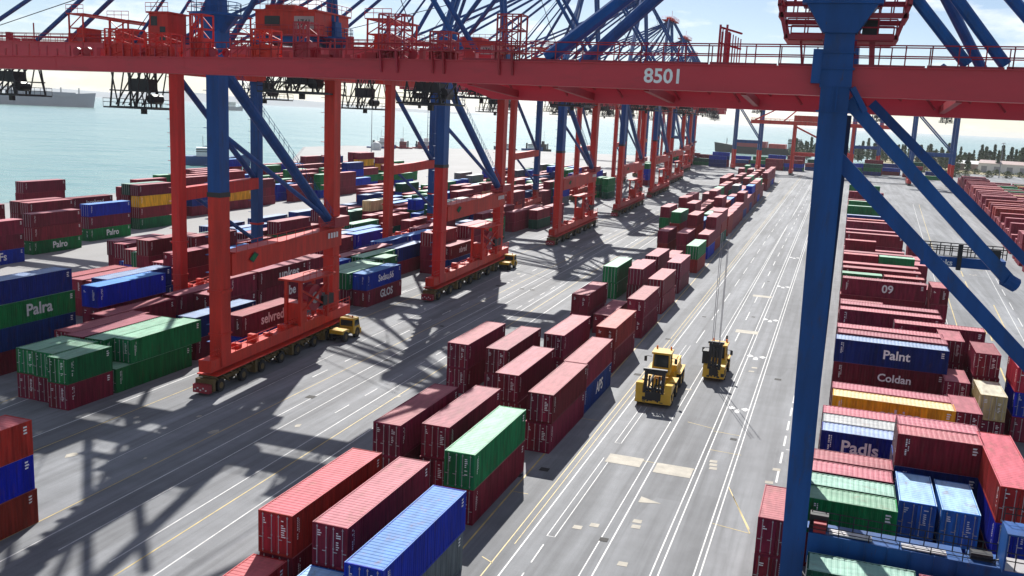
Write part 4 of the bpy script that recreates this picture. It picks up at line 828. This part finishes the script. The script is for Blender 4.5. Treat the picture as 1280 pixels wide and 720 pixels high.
t=lift_truck(False); t.location=(-16.6,97.2,0); t.rotation_euler=(0,0,math.radians(2)); tag(t,'larger yellow lift truck with broad black mast, nearer of two on the lanes','lift truck','yellow lift trucks')
t=lift_truck(True); t.location=(-11.85,110.8,0); tag(t,'smaller yellow lift truck with tall hoist wires rising from its mast','lift truck','yellow lift trucks')
def tractor():
    o=empty('terminal_tractor'); b=mb('black').box(-.45,.45,0,5.2,.6,.9); b.box(-1.2,1.2,.3,2.4,.95,1.1); b.obj('chassis',o)
    b=mb('yellow').hexa([(-1.2,3.3,.7),(1.2,3.3,.7),(1.2,5.5,.7),(-1.2,5.5,.7)],[(-1.15,3.35,2.75),(1.15,3.35,2.75),(1.1,5.0,2.75),(-1.1,5.0,2.75)]); b.box(-1.22,1.22,5.4,5.65,.5,1.2)
    c=b.obj('cab',o)
    g2=mb('glass').quad((1.21,3.6,1.7),(1.19,5.1,1.7),(1.17,4.9,2.5),(1.18,3.7,2.5)); g2.quad((-1.0,3.29,1.7),(1.0,3.29,1.7),(.98,3.33,2.5),(-.98,3.33,2.5)); g2.obj('window',c)
    mb('orange').tube((.5,4.2,2.75),(.5,4.2,3.0),.12,8).obj('beacon',c)
    for y in (1.1,4.5):
        for s in (-1,1): link('wheel',WHEEL,o,(s*.95,y,.72))
    mb('yellow').box(-1.1,1.1,.2,2.2,1.12,1.6).obj('fifth_wheel_deck',o)
    return o
tr=tractor(); tr.location=(-60.3,105.2,0); tr.scale=(.9,.9,1.0); tag(tr,'yellow tractor at the end of the nearest crane bogies','tractor','yellow tractors')
tr2=copy_tree(tr); tr2.location=(-61.0,172.3,0); tag(tr2,'yellow tractor at the end of the second crane bogies','tractor','yellow tractors')
# ------------------------------------------------------------------ simpler cranes at the far end
def far_crane(mt,lab,loc,rz,w,d,h,boom0,boom1,low=None):
    o=empty('far_gantry_crane',loc,rz); tag(o,lab,'crane','cranes closing the far end')
    for x in (-w/2,w/2):
        for y in (-d/2,d/2):
            b=mb(low or mt).beam((x,y,1.5),(x,y,h*.3),1.8,1.8,side=(0,1,0)); b.mat(M[mt]).beam((x,y,h*.3),(x,y,h),1.7,1.7,side=(0,1,0)); b.obj('leg',o)
    for x in (-w/2,w/2): b=mb(low or mt).box(x-1.1,x+1.1,-d/2-2,d/2+2,1.2,3.4); b.mat(M['black']).box(x-.9,x+.9,-d/2-2,d/2+2,.05,1.2); b.obj('sill_beam',o)
    for y in (-d/2,d/2):
        mb(mt).beam((-w/2,y,h*.42),(w/2,y,h*.42),1.2,2.0).obj('portal_beam',o); mb(mt).tube((-w/2,y,h*.97),(w/2,y,h*.45),.4,8).obj('brace',o)
        b=mb(mt if low is None else 'cred').beam((boom0,y*.45,h+1),(boom1,y*.45,h+1),1.3,2.4); b.rail([(boom0,y*.45,h+2.2),(boom1,y*.45,h+2.2)],1.2,3,.06); b.obj('boom_girder',o)
    for x in (-w/2,w/2): mb(mt).beam((x,-d/2,h-.6),(x,d/2,h-.6),1.2,1.6).obj('portal_beam',o)
    b=mb(mt).box(-w/2-1,w/2-3,-d*.3,d*.3,h+2.3,h+6); b.obj('machinery_house',o)
    for y in (-1,1):
        mb(mt).tube((w/2*.6,y*d*.4,h+2),(0,y,h+26),.45,8).obj('apex_mast',o)
        for xb in (boom0*.95,boom0*.55,boom1*.95): mb(mt).tube((0,y,h+26),(xb,y*d*.22,h+2.2),.3,6).obj('stay',o)
    cage(mb('black'),w*.1,w*.1+6,-2.5,2.5,h-7,h,.14).obj('trolley',o)
    return o
far_crane('cblue','blue far crane with a red base at the right-hand road end',(50,600,0),0,22,16,44,-30,34,'cred')
far_crane('cred','red far crane behind the thick blue leg, boom low across the yard end',(-12,640,0),0,36,16,32,-46,44)
far_crane('cblue','tall blue far crane with close-set legs at the end of the lanes',(-62,668,0),math.radians(12),17,10,46,-44,26,'cred')
far_crane('cblue','blue far crane between the rail line and the lane end',(-112,690,0),math.radians(8),18,14,46,-50,24,'cred')
far_crane('cblue','blue far crane standing behind the red one at the yard end',(16,720,0),math.radians(-6),18,14,44,-40,26,'cred')
# ------------------------------------------------------------------ ships and boats
def ship(name,loc,rz,L,Bm,hd,hull,blocks,lab,cat='ship',masts=(),group=None):
    o=empty(name,loc,rz); tag(o,lab,cat,group)
    b=mb(hull); n=10; prev=None
    for i in range(n+1):
        t=i/n; x=-L/2+L*t; w=Bm/2*min(1,(1-t)*3.2+.02)*min(1,t*5+.75); zd=hd*(1+.45*max(0,t-.72)/.28)
        row=[(x-.02*L*(1-t),-w*.75,-1),(x+.015*L*(t>.9),-w,zd),(x+.015*L*(t>.9),w,zd),(x-.02*L*(1-t),w*.75,-1)]
        if prev:
            for k in range(3): b.quad(prev[k],row[k],row[k+1],prev[k+1])
        else: b.quad(*row)
        prev=row
    b.quad(*prev[::-1]); b.obj('hull',o)
    for nm,x0,x1,w,z0,z1,mt in blocks:
        p=mb(mt).box(x0*L,x1*L,-w*Bm/2,w*Bm/2,z0,z1)
        if nm=='superstructure':
            p.mat(M['glass'])
            k=z0+(z1-z0)*.5
            while k<z1-.5: p.box(x0*L-.02*Bm,x1*L+.02*Bm,-w*Bm/2*1.01,w*Bm/2*1.01,k,k+(z1-z0)*.1); k+=(z1-z0)*.24
        p.obj(nm,o)
    for x,z0,z1 in masts: q=mb('pole').tube((x*L,0,z0),(x*L,0,z1),max(.12,L*.004),6); q.beam((x*L,-Bm*.2,z0+(z1-z0)*.7),(x*L,Bm*.2,z0+(z1-z0)*.7),max(.1,L*.003),max(.1,L*.003)); q.obj('mast',o)
    return o
def sea_at(u,dist):
    # bearing by pixel column, distance in metres
    a=math.atan2(u-640,FPX); d=FW.copy(); d.z=0; d.normalize(); d.rotate(Matrix.Rotation(-a,3,'Z')); return d*dist
p=sea_at(2,2700); ship('cargo_ship',(p.x,p.y,-3),math.radians(46),420,46,26,'shipgrey',[('superstructure',-.12,-.02,.8,26,58,'cwhite'),('deck_cargo',.02,.4,.8,27,36,'shipgrey'),('deck_cargo',-.42,-.16,.8,27,40,'shipgrey')],'long grey cargo ship lying far out on the bay behind the boom tip','ship',[(x,26,48) for x in (.05,.14,.23,.32,.42)])
p=sea_at(288,3600); ship('coaster',(p.x,p.y,-3),math.radians(36),62,24,13,'shipgrey',[('superstructure',-.35,.1,.7,13,30,'cwhite')],'small pale ship far out between the blue crane legs','ship',[(.25,13,32)])
p=sea_at(266,520); ship('ferry',(p.x,p.y,-3),math.radians(38),34,9,4.5,'shipblue',[('superstructure',-.3,.15,.85,4.5,9,'cwhite'),('wheelhouse',-.1,.08,.6,9,12,'cwhite')],'white ferry with blue hull moored beyond the stacks at the nearest crane','ship',[(.0,12,18),(-.2,9,15)])
p=sea_at(940,1150); ship('container_ship',(p.x,p.y,-3),math.radians(174),110,20,8,'black',[('deck_cargo',-.05,.3,.8,8,15,'shipred'),('superstructure',-.4,-.28,.8,8,20,'cwhite'),('deck_cargo',-.25,-.08,.8,8,13,'cred')],'dark ship with red deck cargo beyond the far end of the yard','ship',[(.38,8,17)])
for i,(u,dist,L,hull,lab) in enumerate(((470,735,22,'shipblue','blue tug moored at the quay, left of the row of small boats'),(497,745,15,'shipred','small red tug behind the second crane\'s waterside leg'),(519,757,13,'shipred','red pilot boat moored beside the blue and white workboat'),(527,775,19,'shipblue','blue and white workboat with tall mast at the quay'),(541,778,13,'shipred','red tug at the right end of the moored boats'),(624,812,20,'shipgrey','grey workboat moored by the quay between crane legs'),(657,838,19,'shipblue','bright blue tug moored at the quay corner'),(671,842,14,'black','black tug moored next to the bright blue one'))):
    p=sea_at(u,dist); ship('tugboat',(p.x,p.y,-3),math.radians((28,205,25,200,22,200,18,196)[i]),L,L*.33,4.2,hull,[('superstructure',-.2,.18,.7,4,8.5,hull if i in(1,2,4,7) else 'cwhite'),('wheelhouse',-.05,.14,.5,8.5,11,'cwhite' if i!=7 else 'black'),('funnel',-.3,-.22,.3,4,9,'black')],lab,'boat',[(.0,11,17+3*(i%2)),(.36,4.5,8)],'boats moored along the quay')
# radome, lamp masts
o=empty('radome',(0,0,0)); p=sea_at(464,700); o.location=(p.x,p.y,0); o.scale=(.55,.55,.62); b=mb('cwhite'); 
for k in range(6):
    a0,a1=k*math.pi/12,(k+1)*math.pi/12; R=7
    for j in range(14):
        q0,q1=j*math.pi/7,(j+1)*math.pi/7; b.quad(*[(R*math.cos(a)*math.cos(q),R*math.cos(a)*math.sin(q),3+R*math.sin(a)) for a,q in ((a0,q0),(a0,q1),(a1,q1),(a1,q0))])
b.obj('dome',o); mb('cwhite').tube((0,0,0),(0,0,3.2),6.6,14).obj('base_drum',o); mb('pole').tube((2,0,9),(2,0,17),.15,5).obj('mast',o); tag(o,'white dome on a drum at the quay behind the cream stack','dome')
def lamp(p,h,lab):
    o=empty('lamp_mast',(p.x,p.y,0)); mb('pole').tube((0,0,0),(0,0,h),.35,8,.18).obj('pole',o); b=mb('galv').tube((0,0,h-.3),(0,0,h),1.1,10); b.obj('lamp_ring',o)
    for k in range(5):
        a=k*1.2566; mb('cwhite').box(-.3,.3,-.25,.25,-.3,0).obj('floodlight',o).location=(1.2*math.cos(a),1.2*math.sin(a),h-.3)
    tag(o,lab,'lamp mast','tall lamp masts')
lamp(sea_at(458,660),30,'tall lamp mast at the quay above the white dome'); lamp(sea_at(527,740),33,'tall lamp mast at the quay above the moored workboat'); lamp(sea_at(1236,790),26,'tall lamp mast in front of the trees and white shed'); lamp(sea_at(693,830),16,'short lamp mast at the quay corner')
# buildings by the trees
def shed(loc,rz,L,Wd,h,mt,rf,lab):
    o=empty('warehouse',loc,rz); mb(mt).box(-L/2,L/2,-Wd/2,Wd/2,0,h).obj('wall',o)
    mb(rf).hexa([(-L/2-.6,-Wd/2-.6,h+.01),(L/2+.6,-Wd/2-.6,h+.01),(L/2+.6,Wd/2+.6,h+.01),(-L/2-.6,Wd/2+.6,h+.01)],[(-L/2-.6,-.3,h+2.6),(L/2+.6,-.3,h+2.6),(L/2+.6,.3,h+2.6),(-L/2-.6,.3,h+2.6)]).obj('roof',o)
    for k in range(4): mb('pole').box(-L/2+L*(k+.25)/4,-L/2+L*(k+.7)/4,-Wd/2-.06,-Wd/2-.01,.1,h*.7).obj('door',o)
    tag(o,lab,'building')
p=sea_at(1243,905); shed((p.x,p.y,-.4),math.radians(-20),40,16,8,'cwhite','plate','long white shed in front of the tree row'); p=sea_at(1205,930); shed((p.x,p.y,-.4),math.radians(-15),34,14,6,'plate','cwhite','low grey shed left of the long white one by the trees')
# ------------------------------------------------------------------ trees
def crown(h,w,seed,mt,shape):
    r=random.Random(seed); b=mb(mt)
    for k in range(620):
        t=r.random()**.8; z=h*(.08+.92*t)
        rad=w*(1-t)**.75*(.55+.45*math.sin(t*19+seed)**2)*(1 if shape else 1) if shape==0 else w*math.sin(math.pi*min(1,.12+t*.9))**.7
        a=r.uniform(0,6.283); q=rad*math.sqrt(r.uniform(.05,1))*(.75+.35*math.sin(a*3+seed+t*5)); c=V((q*math.cos(a),q*math.sin(a),z)); s=r.uniform(.35,.95)*(h/16)
        n=V((r.gauss(0,1),r.gauss(0,1),r.gauss(.3,1))).normalized(); u=n.orthogonal().normalized()*s; v=n.cross(u)*r.uniform(.5,1)
        b.quad(c-u,c-v*.6,c+u,c+v)
    return b.mesh('crown')
def trunk(h): b=mb('trunk').tube((0,0,-.3),(0,0,h*.55),h*.022,7,h*.01); [b.tube((0,0,h*(.2+.1*k)),(h*.12*math.cos(k*2),h*.12*math.sin(k*2),h*(.33+.1*k)),h*.008,5,h*.003) for k in range(4)]; return b.mesh('trunk')
CRN=[(crown(18,2.8,1,'leaf',0),trunk(18)),(crown(16,3.3,2,'leaf',1),trunk(16)),(crown(20,2.5,3,'leaf',0),trunk(20)),(crown(13,4.2,4,'leaf2',1),trunk(13))]
r=random.Random(2); tspots=[]
for i in range(92):
    u=976+i*3.6+r.uniform(-2,2); dist=r.uniform(960,1120)+ (0 if u<1130 else -60)
    if 1105<u<1118 and 0: continue
    tspots.append((u,dist,3 if (u<1120 and r.random()<.22) else r.choice((0,0,1,2)),r.uniform(.75,1.15)))
TENS=['','','twenty','thirty','forty','fifty','sixty','seventy','eighty','ninety']
def ordw(i):
    n=i+1
    if n<=20: return ORD[i]
    t,u=divmod(n,10)
    return TENS[t][:-1]+'ieth' if u==0 else TENS[t]+'-'+ORD[u-1]
dw=['slim','broad','tall','light green']
for i,(u,dist,k,s) in enumerate(sorted(tspots)):
    o=empty('tree'); p=sea_at(u,dist); o.location=(p.x,p.y,-.4); s*=1.0; o.scale=(s*r.uniform(1.3,2.0),)*2+(s,); o.rotation_euler=(0,0,r.uniform(0,6))
    link('trunk',CRN[k][1],o); link('crown',CRN[k][0],o)
    tag(o,f"{dw[k]} tree, {ordw(i)} from the left in the row along the far shore",'tree','trees along the far shore')
for i in range(13):
    u=1130+i*13+r.uniform(-4,4); p=sea_at(u,r.uniform(735,850)); o=empty('bush',(p.x,p.y,-.6)); o.scale=(r.uniform(.9,1.4),r.uniform(.9,1.4),r.uniform(.32,.5)); link('crown',CRN[3][0],o); link('stem',CRN[3][1],o); tag(o,f"round bush on the dry grass before the tree row, {nth(i)} from the left",'bush','bushes on the dry grass')

# ------------------------------------------------------------------ air
b=MB(); hz=D.materials.new('haze air'); hz.use_nodes=True; n=hz.node_tree; n.nodes.remove(n.nodes['Principled BSDF']); pv=n.nodes.new('ShaderNodeVolumePrincipled'); pv.inputs['Density'].default_value=HAZE; pv.inputs['Color'].default_value=(.93,.97,1,1); pv.inputs['Anisotropy'].default_value=.2
n.links.new(pv.outputs[0],n.nodes['Material Output'].inputs['Volume'])
b.mat(hz).box(-12000,6000,-200,20000,-9.5,92); tag(b.obj('haze'),'pale sea haze over the whole port and bay',None,None,'stuff')
